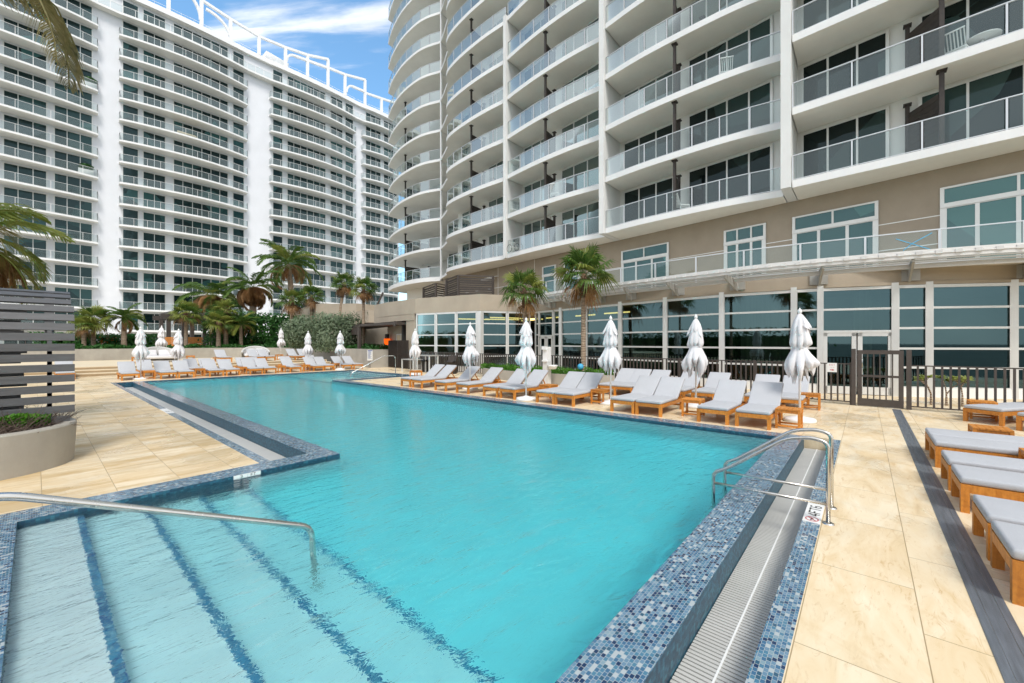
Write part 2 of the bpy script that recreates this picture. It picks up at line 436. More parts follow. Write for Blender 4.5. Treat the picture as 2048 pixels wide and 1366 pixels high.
M['roomdark'] = pm('dark_interior', (.030, .028, .026), .8, .2, 1, .05, 20, geo=True)
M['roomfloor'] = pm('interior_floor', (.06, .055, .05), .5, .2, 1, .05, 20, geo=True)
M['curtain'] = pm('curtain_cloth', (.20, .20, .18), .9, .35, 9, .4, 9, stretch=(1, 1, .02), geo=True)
def _emit(name, col, st):
    t = NT(name); e = t.n('ShaderNodeEmission'); e.inputs[0].default_value = (*col, 1); e.inputs[1].default_value = st
    return t.done(e.outputs[0])
M['lampglow'] = _emit('warm_tube_light', (1, .68, .22), 2.6)
M['orange'] = _emit('orange_lamp_shade', (1, .13, .01), .8)
def _leaf(name, cols, rough=.5, tr=.38):
    t = NT(name); v = t.coord(geo=True)
    nz = t.noise(v, 2.3, 4, .6); nf = t.noise(v, 17, 2, .5)
    c = t.ramp(t.math('ADD', t.math('MULTIPLY', nz, .6), t.math('MULTIPLY', nf, .4)), [(.32, cols[0]), (.5, cols[1]), (.68, cols[2])])
    b = t.bsdf(c, rough, 0, spec=.35)
    tl = t.n('ShaderNodeBsdfTranslucent'); t.l(c, tl.inputs[0])
    ms = t.n('ShaderNodeMixShader'); ms.inputs[0].default_value = tr
    t.l(b, ms.inputs[1]); t.l(tl.outputs[0], ms.inputs[2])
    return t.done(ms.outputs[0])
M['leaf'] = _leaf('palm_green', [(.03, .075, .016), (.085, .16, .03), (.19, .27, .055)])
M['leafy'] = _leaf('palm_yellow_green', [(.11, .16, .03), (.22, .26, .05), (.36, .36, .11)])
M['straw'] = _leaf('straw_green_frond', [(.10, .10, .03), (.26, .23, .09), (.45, .38, .19)])
M['dead'] = _leaf('dead_frond_brown', [(.18, .085, .03), (.33, .18, .075), (.48, .31, .16)])
M['hedge'] = _leaf('hedge_leaf', [(.014, .065, .012), (.035, .13, .022), (.07, .20, .04)])
M['hedge_grey'] = _leaf('silver_hedge_leaf', [(.07, .12, .055), (.18, .24, .14), (.34, .40, .28)])
M['cover'] = _leaf('ground_cover_leaf', [(.035, .12, .012), (.08, .24, .02), (.16, .36, .04)])
M['twig'] = _leaf('dry_twig', [(.05, .035, .03), (.10, .07, .055), (.16, .12, .09)], tr=0)
def _trunk(name, a, b):
    t = NT(name); v = t.coord((1, 1, 5)); nz = t.noise(v, 3, 5, .65)
    w = t.n('ShaderNodeTexWave', bands_direction='Z'); w.inputs['Scale'].default_value = 4.5; w.inputs['Distortion'].default_value = 3; w.inputs['Detail'].default_value = 3
    t.l(t.coord(), w.inputs['Vector'])
    c = t.ramp(t.math('ADD', t.math('MULTIPLY', nz, .7), t.math('MULTIPLY', w.outputs[1], .3)), [(.3, a), (.7, b)])
    return t.done(t.bsdf(c, .9, 0, w.outputs[1], .8, .03))
M['trunk'] = _trunk('palm_trunk', (.15, .10, .065), (.46, .36, .26))
M['trunkdark'] = _trunk('palm_boot_fibre', (.06, .035, .02), (.24, .14, .08))
# =================== camera, light, sky ===================
cam_d = bpy.data.cameras.new('camera'); cam = link('camera', cam_d); SC.camera = cam
cam_d.sensor_width = 36; cam_d.lens = 36 * FPX / 2048; cam_d.shift_y = 2 / 2048
cam_d.clip_start = .05; cam_d.clip_end = 4000
cam.location = (0, 0, CAMH); cam.rotation_euler = (rad(90), 0, -math.atan2(.758, .652))
SUN_EL, SUN_AZ = 52, 212      # compass-like azimuth measured from +Y towards +X: behind and to the left of the viewer
sd = bpy.data.lights.new('sun', 'SUN'); sd.energy = 1.75; sd.angle = rad(18); sd.color = (1, .955, .89)
sun = link('sun', sd)
dirv = Vector((math.sin(rad(SUN_AZ)) * math.cos(rad(SUN_EL)), math.cos(rad(SUN_AZ)) * math.cos(rad(SUN_EL)), math.sin(rad(SUN_EL))))
sun.rotation_euler = dirv.to_track_quat('Z', 'Y').to_euler(); sun.location = (0, 0, 60)
W = bpy.data.worlds.new('World'); SC.world = W; W.use_nodes = True
def build_world():
    t = W.node_tree; t.nodes.clear()
    N = t.nodes.new; L = t.links.new
    out = N('ShaderNodeOutputWorld'); bg = N('ShaderNodeBackground'); L(bg.outputs[0], out.inputs[0]); bg.inputs[1].default_value = .12
    sky = N('ShaderNodeTexSky'); sky.sky_type = 'NISHITA'; sky.sun_disc = False
    sky.sun_elevation = rad(SUN_EL); sky.sun_rotation = rad(SUN_AZ); sky.air_density = 1.0; sky.dust_density = .6; sky.ozone_density = 2.0
    tc = N('ShaderNodeTexCoord')
    sep = N('ShaderNodeSeparateXYZ'); L(tc.outputs['Generated'], sep.inputs[0])
    def m(op, a, b=None, clamp=False):
        nd = N('ShaderNodeMath'); nd.operation = op; nd.use_clamp = clamp
        for i, x in enumerate((a, b)):
            if x is None: continue
            if isinstance(x, (int, float)): nd.inputs[i].default_value = x
            else: L(x, nd.inputs[i])
        return nd.outputs[0]
    zz = m('MAXIMUM', m('ADD', sep.outputs[2], .04), .02)
    px = m('DIVIDE', sep.outputs[0], zz); py = m('DIVIDE', sep.outputs[1], zz)
    # long thin streaks of cirrus running across the gap
    al = m('ADD', m('MULTIPLY', px, .554), m('MULTIPLY', py, -.832))
    ac = m('ADD', m('MULTIPLY', px, .832), m('MULTIPLY', py, .554))
    cv = N('ShaderNodeCombineXYZ'); L(m('MULTIPLY', al, 1.1), cv.inputs[0]); L(m('MULTIPLY', ac, 4.6), cv.inputs[1])
    nz = N('ShaderNodeTexNoise'); nz.inputs['Scale'].default_value = 1.7; nz.inputs['Detail'].default_value = 7; nz.inputs['Roughness'].default_value = .58; nz.inputs['Distortion'].default_value = .25
    L(cv.outputs[0], nz.inputs['Vector'])
    band = m('SUBTRACT', 1, m('MULTIPLY', m('ABSOLUTE', m('SUBTRACT', ac, 1.124)), 11.0), True)   # the bright streak itself
    wisp = m('ADD', m('MULTIPLY', nz.outputs[0], 1.0), m('MULTIPLY', band, .36))
    wr = N('ShaderNodeMapRange'); wr.inputs[1].default_value = .58; wr.inputs[2].default_value = .92; wr.clamp = True; wr.interpolation_type = 'SMOOTHSTEP'; L(wisp, wr.inputs[0])
    # overcast away from the blue gap in the north-west
    d = N('ShaderNodeVectorMath'); d.operation = 'DOT_PRODUCT'; L(tc.outputs['Generated'], d.inputs[0])
    g = Vector((.445, 1.016, .80)).normalized(); d.inputs[1].default_value = tuple(g)
    n2 = N('ShaderNodeTexNoise'); n2.inputs['Scale'].default_value = 2.3; n2.inputs['Detail'].default_value = 6; n2.inputs['Roughness'].default_value = .6
    L(tc.outputs['Generated'], n2.inputs['Vector'])
    oc = N('ShaderNodeMapRange'); oc.inputs[1].default_value = .84; oc.inputs[2].default_value = .48; oc.clamp = True; oc.interpolation_type = 'SMOOTHSTEP'
    L(m('ADD', d.outputs['Value'], m('MULTIPLY', m('SUBTRACT', n2.outputs[0], .5), .35)), oc.inputs[0])
    cl = m('MAXIMUM', m('MULTIPLY', wr.outputs[0], .93), m('MULTIPLY', oc.outputs[0], .9))
    # cloud brightness
    cr = N('ShaderNodeValToRGB'); cr.color_ramp.elements[0].position = .35; cr.color_ramp.elements[0].color = (5.4, 5.6, 6.0, 1)
    cr.color_ramp.elements[1].position = .65; cr.color_ramp.elements[1].color = (8.4, 8.4, 8.5, 1); L(n2.outputs[0], cr.inputs[0])
    sk = N('ShaderNodeMix'); sk.data_type = 'RGBA'; sk.blend_type = 'MULTIPLY'; sk.inputs[0].default_value = 1
    L(sky.outputs[0], sk.inputs[6]); sk.inputs[7].default_value = (1.25, 1.62, 1.62, 1)
    mx = N('ShaderNodeMix'); mx.data_type = 'RGBA'; L(cl, mx.inputs[0]); L(sk.outputs[2], mx.inputs[6]); L(cr.outputs[0], mx.inputs[7])
    L(mx.outputs[2], bg.inputs[0])
build_world()
SC.view_settings.view_transform = 'Standard'; SC.view_settings.look = 'None'; SC.view_settings.gamma = 1; SC.view_settings.exposure = .66
cy = SC.cycles
cy.use_denoising = True; cy.max_bounces = 12; cy.diffuse_bounces = 5; cy.glossy_bounces = 4; cy.transmission_bounces = 10
cy.transparent_max_bounces = 16; cy.caustics_refractive = True; cy.caustics_reflective = False; cy.blur_glossy = .6
cy.sample_clamp_indirect = 25; cy.use_adaptive_sampling = True; cy.adaptive_threshold = .02

# =================== ground, deck, pool ===================
mb = MB(); mb.face([(-1500, -1500, -3.5), (1500, -1500, -3.5), (1500, 1500, -3.5), (-1500, 1500, -3.5)])
struct('ground', mb, M['ground'])
mb = MB()
for x0, x1, y0, y1 in ((-14, 24, -14, .333), (-14, -.5, .333, 6.85), (-14, 2.18, 6.85, 31.2), (2.18, 13.75, 25.6, 31.2),
                       (9.67, 24, .333, 18.35), (13.75, 24, 18.35, 31.2)):
    mb.box(x0, x1, y0, y1, -.5, 0, 1 if (x1 < 3 and y0 > 0) else 0)
struct('pool_deck', mb, [M['deck'], M['deck_turned']])
mb = MB()
for i in range(3): mb.box(-14, 15.2 if i else 15.0, 31.2 + .7 * i, 31.9 + .7 * i if i < 2 else 46, -.5, .15 * (i + 1)); mb.box(-14, 15.1, 31.196 + .7 * i, 31.2 + .7 * i, .15 * i + .004, .15 * (i + 1) - .035, 1)
struct('terrace_steps', mb, [M['stone'], M['riser']])
mb = MB(); mb.box(-40, 70, 46, 84, -3.4, .95); struct('rear_terrace', mb, M['paver'])

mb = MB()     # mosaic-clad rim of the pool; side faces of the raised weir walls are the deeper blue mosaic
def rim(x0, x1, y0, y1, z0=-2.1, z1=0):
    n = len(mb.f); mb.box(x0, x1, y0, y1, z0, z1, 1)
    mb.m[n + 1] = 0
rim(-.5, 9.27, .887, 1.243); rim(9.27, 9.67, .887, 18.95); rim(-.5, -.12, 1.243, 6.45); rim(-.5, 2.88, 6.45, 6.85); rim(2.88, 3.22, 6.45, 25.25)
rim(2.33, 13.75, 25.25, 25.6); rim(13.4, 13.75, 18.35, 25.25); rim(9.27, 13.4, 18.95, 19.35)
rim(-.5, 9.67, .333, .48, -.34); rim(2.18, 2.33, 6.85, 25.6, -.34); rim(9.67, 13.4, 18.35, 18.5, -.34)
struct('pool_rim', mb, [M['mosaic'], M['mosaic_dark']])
mb = MB()
mb.box(-.5, 9.67, .48, .887, -.6, -.30); mb.box(2.33, 2.88, 6.85, 25.25, -.6, -.30); mb.box(9.67, 13.4, 18.5, 18.95, -.6, -.30)
struct('gutter_channel', mb, M['gutter'])
# basin with broad entry steps; each tread carries a mosaic nosing
mb = MB()
ZS = [-.15, -.30, -.46, -.62]; XS = [.34, .87, 1.40, 1.93]
x0 = -.13
for z, x1 in zip(ZS, XS):
    mb.box(x0, x1, 1.23, 6.46, -2.05, z, 0)
    mb.box(x1 - .052, x1 + .004, 1.25, 6.44, z - .10, z + .004, 1)
    x0 = x1
F = [(1.93, -1.0), (4.5, -1.15), (9.28, -1.4)]
for (xa, za), (xb, zb) in zip(F, F[1:]):
    mb.face([(xa, 1.23, za), (xb, 1.23, zb), (xb, 25.3, zb), (xa, 25.3, za)], 0)
for k, (ya, yb) in enumerate(((24.9, 25.26), (24.5, 24.9), (24.1, 24.5))): pass
for i, (xa, xb, z) in enumerate(((12.7, 13.41, -.2), (12.1, 12.7, -.4), (11.5, 12.1, -.6), (9.27, 11.5, -.9))):
    mb.box(xa, xb, 19.34, 25.26, -2.05, z, 0); mb.box(xa - .004, xa + .08, 19.36, 25.24, z - .1, z + .004, 1)
for (x0, x1, y0, y1) in ((-.12, 9.27, 1.243, 1.25), (9.262, 9.27, 1.25, 19.3), (3.22, 3.228, 6.45, 25.25), (3.23, 13.3, 25.242, 25.25), (1.94, 3.22, 6.442, 6.45)):
    mb.box(x0, x1, y0, y1, -1.6, -.20, 0)
struct('pool_basin', mb, [M['plaster'], M['mosaic_step']])
mb = MB()
mb.prism([(-.14, 1.223), (9.29, 1.223), (9.29, 19.33), (13.42, 19.33), (13.42, 25.27), (3.2, 25.27), (3.2, 6.47), (-.14, 6.47)], -2.0, -.045)
struct('pool_water', mb, M['water'])

# gutter grates
def grate(name, a0, a1, b0, b1, along_x, label):
    t = thing(name, label, 'drain grate', group=None)
    mb = MB(); n = int((a1 - a0) / .036); mid = (b0 + b1) / 2
    for i in range(n):
        a = a0 + .036 * i
        if along_x: mb.box(a, a + .0245, b0 + .006, b1 - .006, -.245, -.222)
        else: mb.box(b0 + .006, b1 - .006, a, a + .0245, -.245, -.222)
    mb.build('slats', M['grate'], t)
    mb = MB()
    if along_x: mb.box(a0, a1, mid - .006, mid + .006, -.25, -.219); 
    else: mb.box(mid - .006, mid + .006, a0, a1, -.25, -.219)
    mb.build('centre_rib', M['graterib'], t)
grate('gutter_grate', -.45, 9.65, .48, .887, True, 'wide white slatted gutter grate under the two steel pool handrails')
grate('gutter_grate', 6.88, 25.2, 2.33, 2.88, False, 'long narrow gutter grate beside the spillover weir across the pool from the lounger row')
grate('gutter_grate', 9.7, 13.38, 18.5, 18.95, True, 'short gutter grate at the foot of the raised spa bay wall')
# charcoal slot drain in the paving
mb = MB()
mb.box(-4, 15.1, -.736, -.690, -.02, .004); mb.box(-4, 15.1, -.688, -.612, -.02, .003); mb.box(-4, 15.1, -.610, -.562, -.02, .004)
tag(mb.build('trench_drain', M['charcoal']), 'long charcoal metal trench drain strip set in the cream paving', 'drain')

# ---------- lettering ----------
FONT5 = {'0': '01110100011000110001100011000101110', '3': '11110000010000101110000010000111110', '4': '00010001100101010010111110001000010', '6': '01110100001000011110100011000101110',
         'F': '11111100001000011110100001000010000', 'T': '11111001000010000100001000010000100', 'E': '11111100001000011110100001000011111', 'X': '10001100010101000100010101000110001',
         'I': '01110001000010000100001000010001110', 'O': '01110100011000110001100011000101110', 'N': '10001110011010110011100011000110001', 'D': '11110100011000110001100011000111110',
         'V': '10001100011000110001100010101000100', 'G': '01110100011000010111100011000101110', 'H': '10001100011000111111100011000110001', 'S': '01111100001000001110000010000111110',
         'Y': '10001100010101000100001000010000100', 'P': '11110100011000111110100001000010000', 'L': '10000100001000010000100001000011111', 'R': '11110100011000111110101001001010001',
         'U': '10001100011000110001100011000101110', 'C': '01111100001000010000100001000001111', 'B': '11110100011000111110100011000111110', 'A': '01110100011000111111100011000110001', 'W': '10001100011000110101101011101110001', ' ': '0' * 35}
def letters(mb, text, org, ux, uy, h, mi=0, th=.002, gap=.25):
    """pixel-block capitals on a plane: org is the lower left corner, ux/uy unit vectors, h the letter height"""
    ux = Vector(ux); uy = Vector(uy); nrm = ux.cross(uy); c = h / 7; x = 0
    for ch in text:
        g = FONT5.get(ch, '0' * 35)
        for r in range(7):
            k = 0
            while k < 5:
                if g[r * 5 + k] == '1':
                    e = k
                    while e < 5 and g[r * 5 + e] == '1': e += 1
                    a = Vector(org) + ux * (x + k * c) + uy * ((6 - r) * c)
                    p = [a, a + ux * (c * (e - k)), a + ux * (c * (e - k)) + uy * c, a + uy * c]
                    mb.face([q + nrm * th for q in p], mi)
                    k = e
                else: k += 1
        x += c * (5 + 5 * gap)
    return x
def textw(t, h, gap=.25): return len(t) * h / 7 * (5 + 5 * gap)
# 4 FT 6 plate on the mosaic strip beside the handrail
t = thing('depth_marker', 'white depth marker reading 4 FT 6 with a no diving symbol by the handrail', 'depth marker', (0, 0, 0))
xa, xb = at_z(1655, 1006).x - .03, 0
xm0, xm1 = 5.06, 5.72
mb = MB(); mb.box(xm0, xm1, .333, .48, -.004, .005); mb.build('plate', M['sign'], t)
mb = MB(); letters(mb, '4FT6', (xm1 - .66 + .19, .455, .005), (1, 0, 0), (0, 1, 0), .10, 0)
mb.v = [(v[0], .4065 - .055 + (v[1] - .455), v[2]) for v in mb.v]
mb.build('lettering', M['black'], t)
mb = MB()
cx_, cy_ = xm0 + .09, .4065
ring = [(cx_ + .058 * math.cos(a), cy_ + .052 * math.sin(a), .007) for a in [2 * PI * i / 24 for i in range(25)]]
for a, b in zip(ring, ring[1:]): mb.bar(a, b, .008, .002)
mb.bar((cx_ - .04, cy_ - .035, .0075), (cx_ + .04, cy_ + .035, .0075), .008, .002)
mb.build('no_diving_ring', M['red'], t)
mb = MB(); mb.bar((cx_ - .03, cy_ + .01, .0065), (cx_ + .02, cy_ - .005, .0065), .012, .002); mb.bar((cx_ + .01, cy_ - .01, .0065), (cx_ + .032, cy_ + .012, .0065), .008, .002)
mb.build('diver_figure', M['black'], t)
# 3 FT on the face of the rim
t = thing('depth_marker', 'white waterline tile reading 3 FT on the blue mosaic rim face', 'depth marker')
xa = x_on(467, 6.448); xb = x_on(521, 6.448)
mb = MB(); mb.box(xa, xb - .12, 6.438, 6.452, -.055, -.002); mb.box(xb - .115, xb, 6.438, 6.452, -.055, -.002)
xm = (xa + xb) / 2
mb = MB(); mb.box(xa, xa + (xb - xa) * .49, 6.438, 6.452, -.07, -.002); mb.box(xa + (xb - xa) * .5, xb, 6.438, 6.452, -.07, -.002); mb.build('tile', M['sign'], t)
mb = MB(); hh = .038
letters(mb, '3', (xa + (xb - xa) * .24, 6.437, -.044), (1, 0, 0), (0, 0, 1), hh, 0, .001); letters(mb, 'FT', (xa + (xb - xa) * .62, 6.437, -.044), (1, 0, 0), (0, 0, 1), hh, 0, .001)
mb.build('lettering', M['black'], t)
# depth marker on the narrow strip beside the left deck
t = thing('depth_marker', 'small white depth tile on the mosaic strip beside the left hand deck', 'depth marker')
yy = y_on(333, 2.25)
mb = MB(); mb.box(2.18, 2.33, yy - .5, yy + .5, -.004, .005); mb.build('plate', M['sign'], t)
mb = MB(); letters(mb, '3FT', (2.20, yy - .3, .005), (0, 1, 0), (-1, 0, 0), .10, 0, .0015)
mb.v = [(v[0] + .11, v[1], .007) for v in mb.v]
mb.build('lettering', M['black'], t)

# ---------- handrails ----------
def bend(pts, r=.09, n=5):
    """round the corners of a polyline"""
    P = [Vector(p) for p in pts]; out = [P[0]]
    for a, b, c in zip(P, P[1:], P[2:]):
        d1 = (a - b); d2 = (c - b); q = min(r, d1.length * .45, d2.length * .45)
        s = b + d1.normalized() * q; e = b + d2.normalized() * q
        for i in range(n + 1):
            t_ = i / n; out.append((1 - t_) ** 2 * s + 2 * t_ * (1 - t_) * b + t_ * t_ * e)
    out.append(P[-1]); return out
def flange(parent, x, y, z=0.0):
    m_ = MB(); m_.lathe([(.0, .014), (.035, .014), (.048, .008), (.052, 0)], (x, y, z), 20); m_.build('floor_flange', M['steel'], parent)
t = thing('pool_handrail', 'single bent steel handrail dipping into the shallow entry steps', 'handrail')
mb = MB(); mb.tube(bend([(-1.05, 3.63, -.02), (-1.05, 3.63, .96), (-.12, 3.63, .955), (1.56, 3.63, .205), (1.60, 3.63, -.69)], .10), .024, seg=14); mb.build('tube', M['steel'], t)
for n_, xx, lab in ((0, 5.14, 'nearer of the two steel ladder handrails over the white gutter grate'), (1, 5.65, 'farther of the two steel ladder handrails over the white gutter grate')):
    t = thing('ladder_handrail', lab, 'handrail', group='ladder handrails at the pool edge')
    mb = MB(); mb.tube(bend([(xx, .275, -.03), (xx, .275, .80), (xx, .40, .835), (xx, .62, .80), (xx, 1.20, .36), (xx, 1.335, .29), (xx, 1.335, -.9)], .13, 7), .0195, seg=14)
    mb.build('tube', M['steel'], t)
    mb = MB(); mb.tube([(xx, .285, .19), (xx, 1.325, .17)], .016, seg=12); mb.build('lower_bar', M['steel'], t)
    flange(t, xx, .275)
t = thing('pool_handrail', 'slim steel handrail at the far corner bay of the pool', 'handrail')
mb = MB(); mb.tube(bend([(13.6, 20.6, 0), (13.6, 20.6, 1.03), (12.9, 20.75, 1.03), (11.1, 21.0, .14), (10.95, 21.0, -.6)], .16), .022, seg=10); mb.build('tube', M['steel'], t)
# =================== balcony kit ===================
def offset_in(pts, d):
    """offset a plan polyline to its right-hand side by d"""
    P = [Vector((p[0], p[1])) for p in pts]; out = []
    for i, p in enumerate(P):
        a = P[max(0, i - 1)]; b = P[min(len(P) - 1, i + 1)]
        t = (b - a).normalized(); out.append(p + Vector((t.y, -t.x)) * d)
    return out
def balustrade(mb, pts, z, h=1.05, panel=1.45, gi=0, ri=1, post=.05, inset=.06, sub=3):
    """glass panels between posts with a top rail along a plan polyline (material slots gi glass, ri rail)"""
    P = resample([Vector((p[0], p[1])) for p in pts], panel)
    fine = []
    for a, b in zip(P, P[1:]): fine.append(a)
    fine.append(P[-1])
    for i, p in enumerate(P):
        mb.box(p.x - post / 2, p.x + post / 2, p.y - post / 2, p.y + post / 2, z, z + h, ri)
    for a, b in zip(P, P[1:]):
        d = (b - a); L = d.length; d.normalize(); g = .03 + post / 2
        A = a + d * g; B = b - d * g
        mb.face([(A.x, A.y, z + .07), (B.x, B.y, z + .07), (B.x, B.y, z + h - .03), (A.x, A.y, z + h - .03)], gi)
        mb.bar((a.x, a.y, z + h), (b.x, b.y, z + h), .06, .035, ri)
        mb.bar((a.x, a.y, z + .05), (b.x, b.y, z + .05), .03, .025, ri)
def window_wall(mb, a, b, z0, z1, pane=1.1, gi=0, fi=1, bars=(), fr=.06, dep=.08, wide=()):
    """glazed wall between plan points a and b: panes, mullions, head/sill, optional transoms"""
    a = Vector((a[0], a[1])); b = Vector((b[0], b[1])); d = b - a; L = d.length; d.normalize()
    n = max(1, round(L / pane)); nn = Vector((d.y, -d.x))
    mb.face([(a.x, a.y, z0), (b.x, b.y, z0), (b.x, b.y, z1), (a.x, a.y, z1)], gi)
    for i in range(n + 1):
        p = a + d * (L * i / n); w = fr * (1.6 if i in (0, n) else 1)
        q = p + d * (w / 2 if i == 0 else (-w / 2 if i == n else 0))
        mb.bar((q.x, q.y, z0), (q.x, q.y, z1), w, dep, fi, up=(nn.x, nn.y, 0))
    for z in (z0 + fr / 2, z1 - fr / 2) + tuple(bars):
        mb.bar((a.x, a.y, z), (b.x, b.y, z), dep * .9, fr, fi)

# =================== right-hand tower ===================
tower = thing('residential_tower', 'tall curved white residential tower with glass balconies above the taupe podium storey', 'building')
def wall_x(y): return 22.36 + .155 * y
LV = lambda k: 8.6 + 3.05 * k
Z_TOP = LV(15)
body = [(wall_x(-16), -16), (wall_x(30.3), 30.3), (29.6, 30.6), (29.6, 34.4), (31.2, 34.6), (31.6, 42.5), (44, 43), (46, -16)]
mb = MB(); mb.prism(body, 8.3, Z_TOP + 3); mb.build('wall', M['fin'], tower)
mb = MB(); mb.prism([(wall_x(-16), -16), (wall_x(33), 33), (44, 33), (46, -16)], 3.4, 8.296); 
for z in (5.5, 6.55):      # pale reveals scored in the render
    mb.bar((wall_x(-16) - .004, -16, z), (wall_x(30) - .004, 30, z), .02, .035, 1)
for yy in (14.5, 19.5, 24): mb.box(wall_x(yy) - .012, wall_x(yy) + .05, yy, yy + .03, 4.3, 8.3, 1)
mb.build('podium_wall', [M['brown'], M['sign']], tower)
bayA = catmull([(20.15, -15), (20.2, -8), (20.25, -3.8), (20.5, -.6), (20.72, 2.30)], 4)
bayB = catmull([(21.72, 2.75), (21.5, 4.6), (21.55, 7), (21.75, 9.4), (22.15, 11.72)], 4)
bayC = catmull([(22.85, 12.12), (22.85, 14.5), (23.05, 17), (23.35, 19), (23.7, 20.85)], 4)
bayD = catmull([(23.85, 21.22), (23.85, 23.5), (24.05, 26), (24.45, 28.3), (25.0, 29.6), (25.9, 30.35), (27.0, 30.5)], 5)
bayE = catmull([(27.3, 33.3), (26.75, 35.0), (26.6, 36.8), (26.85, 39.5), (27.6, 42.4), (28.6, 44.9)], 5)
linkE = catmull([(25.75, 30.25), (26.1, 30.9), (26.75, 32.1), (27.3, 33.25)], 4)
def balcony(front, back, z, th=.30, rail=True, close_start=False, panel=1.45, name='balcony', rail_pts=None, glass='balglass'):
    mb = MB(); poly = [(p[0], p[1]) for p in front] + [(p[0], p[1]) for p in back]
    mb.prism(poly, z - th, z, 0, 1, 0)
    o = mb.build(name, [M['white'], M['soffit']], tower)
    if rail:
        mb = MB(); rp = rail_pts or front
        cc = offset_in(rp, .07)
        balustrade(mb, cc, z, panel=panel)
        mb.build('balustrade', [M[glass], M['rail']], o)
    return o
def divider(fx, fy, bx, by, z, post_full=True):
    o_mb = MB(); top = z + 2.75
    o_mb.bar((fx, fy, z), (fx, fy, top), .13, .13)
    o_mb.bar((fx, fy, top - .06), (fx, fy, top), .26, .26)
    o_mb.bar((bx, by, z), (bx, by, z + 2.35), .13, .13); o_mb.bar((bx, by, z + 2.33), (bx, by, z + 2.39), .24, .24)
    for i in range(9):
        zz = z + .08 + .215 * i
        o_mb.bar((fx, fy, zz + .10), (bx, by, zz + .10), .035, .205)
    o_mb.build('privacy_screen', M['darkwood'], tower)
def glaze(y0, y1, z, x_off=.0, h=2.62, pane=1.05):
    mb = MB(); window_wall(mb, (wall_x(y0) - .05 - x_off, y0), (wall_x(y1) - .05 - x_off, y1), z + .02, z + h, pane, fr=.07)
    mb.build('window', [M['winglass'], M['alu']], tower)
for k in range(0, 6):      # bay A
    z = LV(k)
    balcony(bayA, [(wall_x(2.3) + .2, 2.3), (wall_x(-15) + .2, -15)], z, panel=1.95)
    glaze(-.75, 2.2, z); glaze(-6.6, -1.55, z, pane=1.25)
    divider(20.75, -2.05, 21.95, -1.25, z)
for k in range(0, 7):      # bay B
    z = LV(k)
    balcony(bayB, [(wall_x(11.7) + .2, 11.7), (wall_x(2.75) + .2, 2.75)], z, panel=1.35)
    glaze(8.15, 11.5, z); glaze(3.3, 7.4, z)
    divider(21.85, 7.55, 23.1, 7.75, z)
for k in range(0, 8):      # bay C
    z = LV(k)
    balcony(bayC, [(wall_x(20.85) + .2, 20.85), (wall_x(12.15) + .2, 12.15)], z, panel=1.5)
    glaze(17.8, 20.7, z); glaze(13.1, 16.7, z)
    divider(23.3, 16.95, 24.6, 17.1, z)
for k in range(0, 11):     # bay D with its rounded end
    z = LV(k)
    balcony(bayD, [(27.2, 30.3), (wall_x(21.2) + .2, 21.2)], z, panel=1.4)
    glaze(27.0, 29.5, z); glaze(21.8, 25.3, z)
    divider(24.5, 25.7, 26.2, 25.85, z)
for k in range(-1, 14):    # bay E: long bowed terraces at the corner
    z = LV(k) if k >= 0 else 8.6 - .0
    if k < 0: continue
    back = [(32.6, 45.3), (32.5, 42.0), (31.2, 41.8), (31.2, 34.42), (29.7, 34.42), (29.7, 33.3)]
    balcony(bayE, back, z, th=.42 if k == 0 else .24, panel=1.35, rail_pts=list(bayE) + [Vector((32.4, 45.2))])
    mb = MB(); mb.prism([(p.x, p.y) for p in linkE] + [(29.55, 33.25), (29.55, 30.62)], z - .24, z, 0, 1, 0); mb.build('balcony', [M['white'], M['soffit']], tower)
    mb = MB(); window_wall(mb, (31.15, 35.0), (31.42, 38.0), z + .02, z + 2.6, 1.0); mb.build('window', [M['winglass'], M['alu']], tower)
    if k < 7: divider(28.0, 40.4, 31.0, 39.9, z)
# the recess of dark curtain glass between D and E and its thin white fin
mb = MB(); window_wall(mb, (29.5, 30.6), (29.5, 34.4), 5.2, Z_TOP, .95, bars=tuple(5.2 + 1.0167 * i for i in range(1, 45)), fr=.05)
mb.build('curtain_wall', [M['winglass'], M['darkmetal']], tower)
mb = MB(); mb.box(27.28, 27.42, 33.12, 33.27, 8.3, Z_TOP); mb.build('fin_wall', M['white'], tower)
mb = MB(); window_wall(mb, (29.7, 34.40), (31.2, 34.40), 5.2, Z_TOP, .75, bars=tuple(5.2 + 1.0167 * i for i in range(1, 45)), fr=.05); mb.build('curtain_wall', [M['winglass'], M['darkmetal']], tower)
mb = MB(); mb.box(29.6, 31.3, 34.45, 42.4, 4.4, 8.3)
mb.prism([(31.3, 34.6), (31.6, 42.4), (44, 42.9), (44, 34.6)], 3.3, 8.296); mb.build('lower_wall', M['soffit'], tower)
# slanting dark panel walls seen behind terrace E
for (x0, y0, x1, y1, zt) in ((20.55, 2.34, 22.9, 2.70, 0), (22.0, 11.75, 24.4, 12.08, 0), (23.55, 20.88, 25.8, 21.18, 0)):
    mb = MB(); mb.prism([(x0, y0), (x1, y0), (x1 + .05, y1), (x0 + .02, y1)], 8.3, 27 if x0 > 23 else Z_TOP - 6); mb.build('fin_wall', M['fin'], tower)
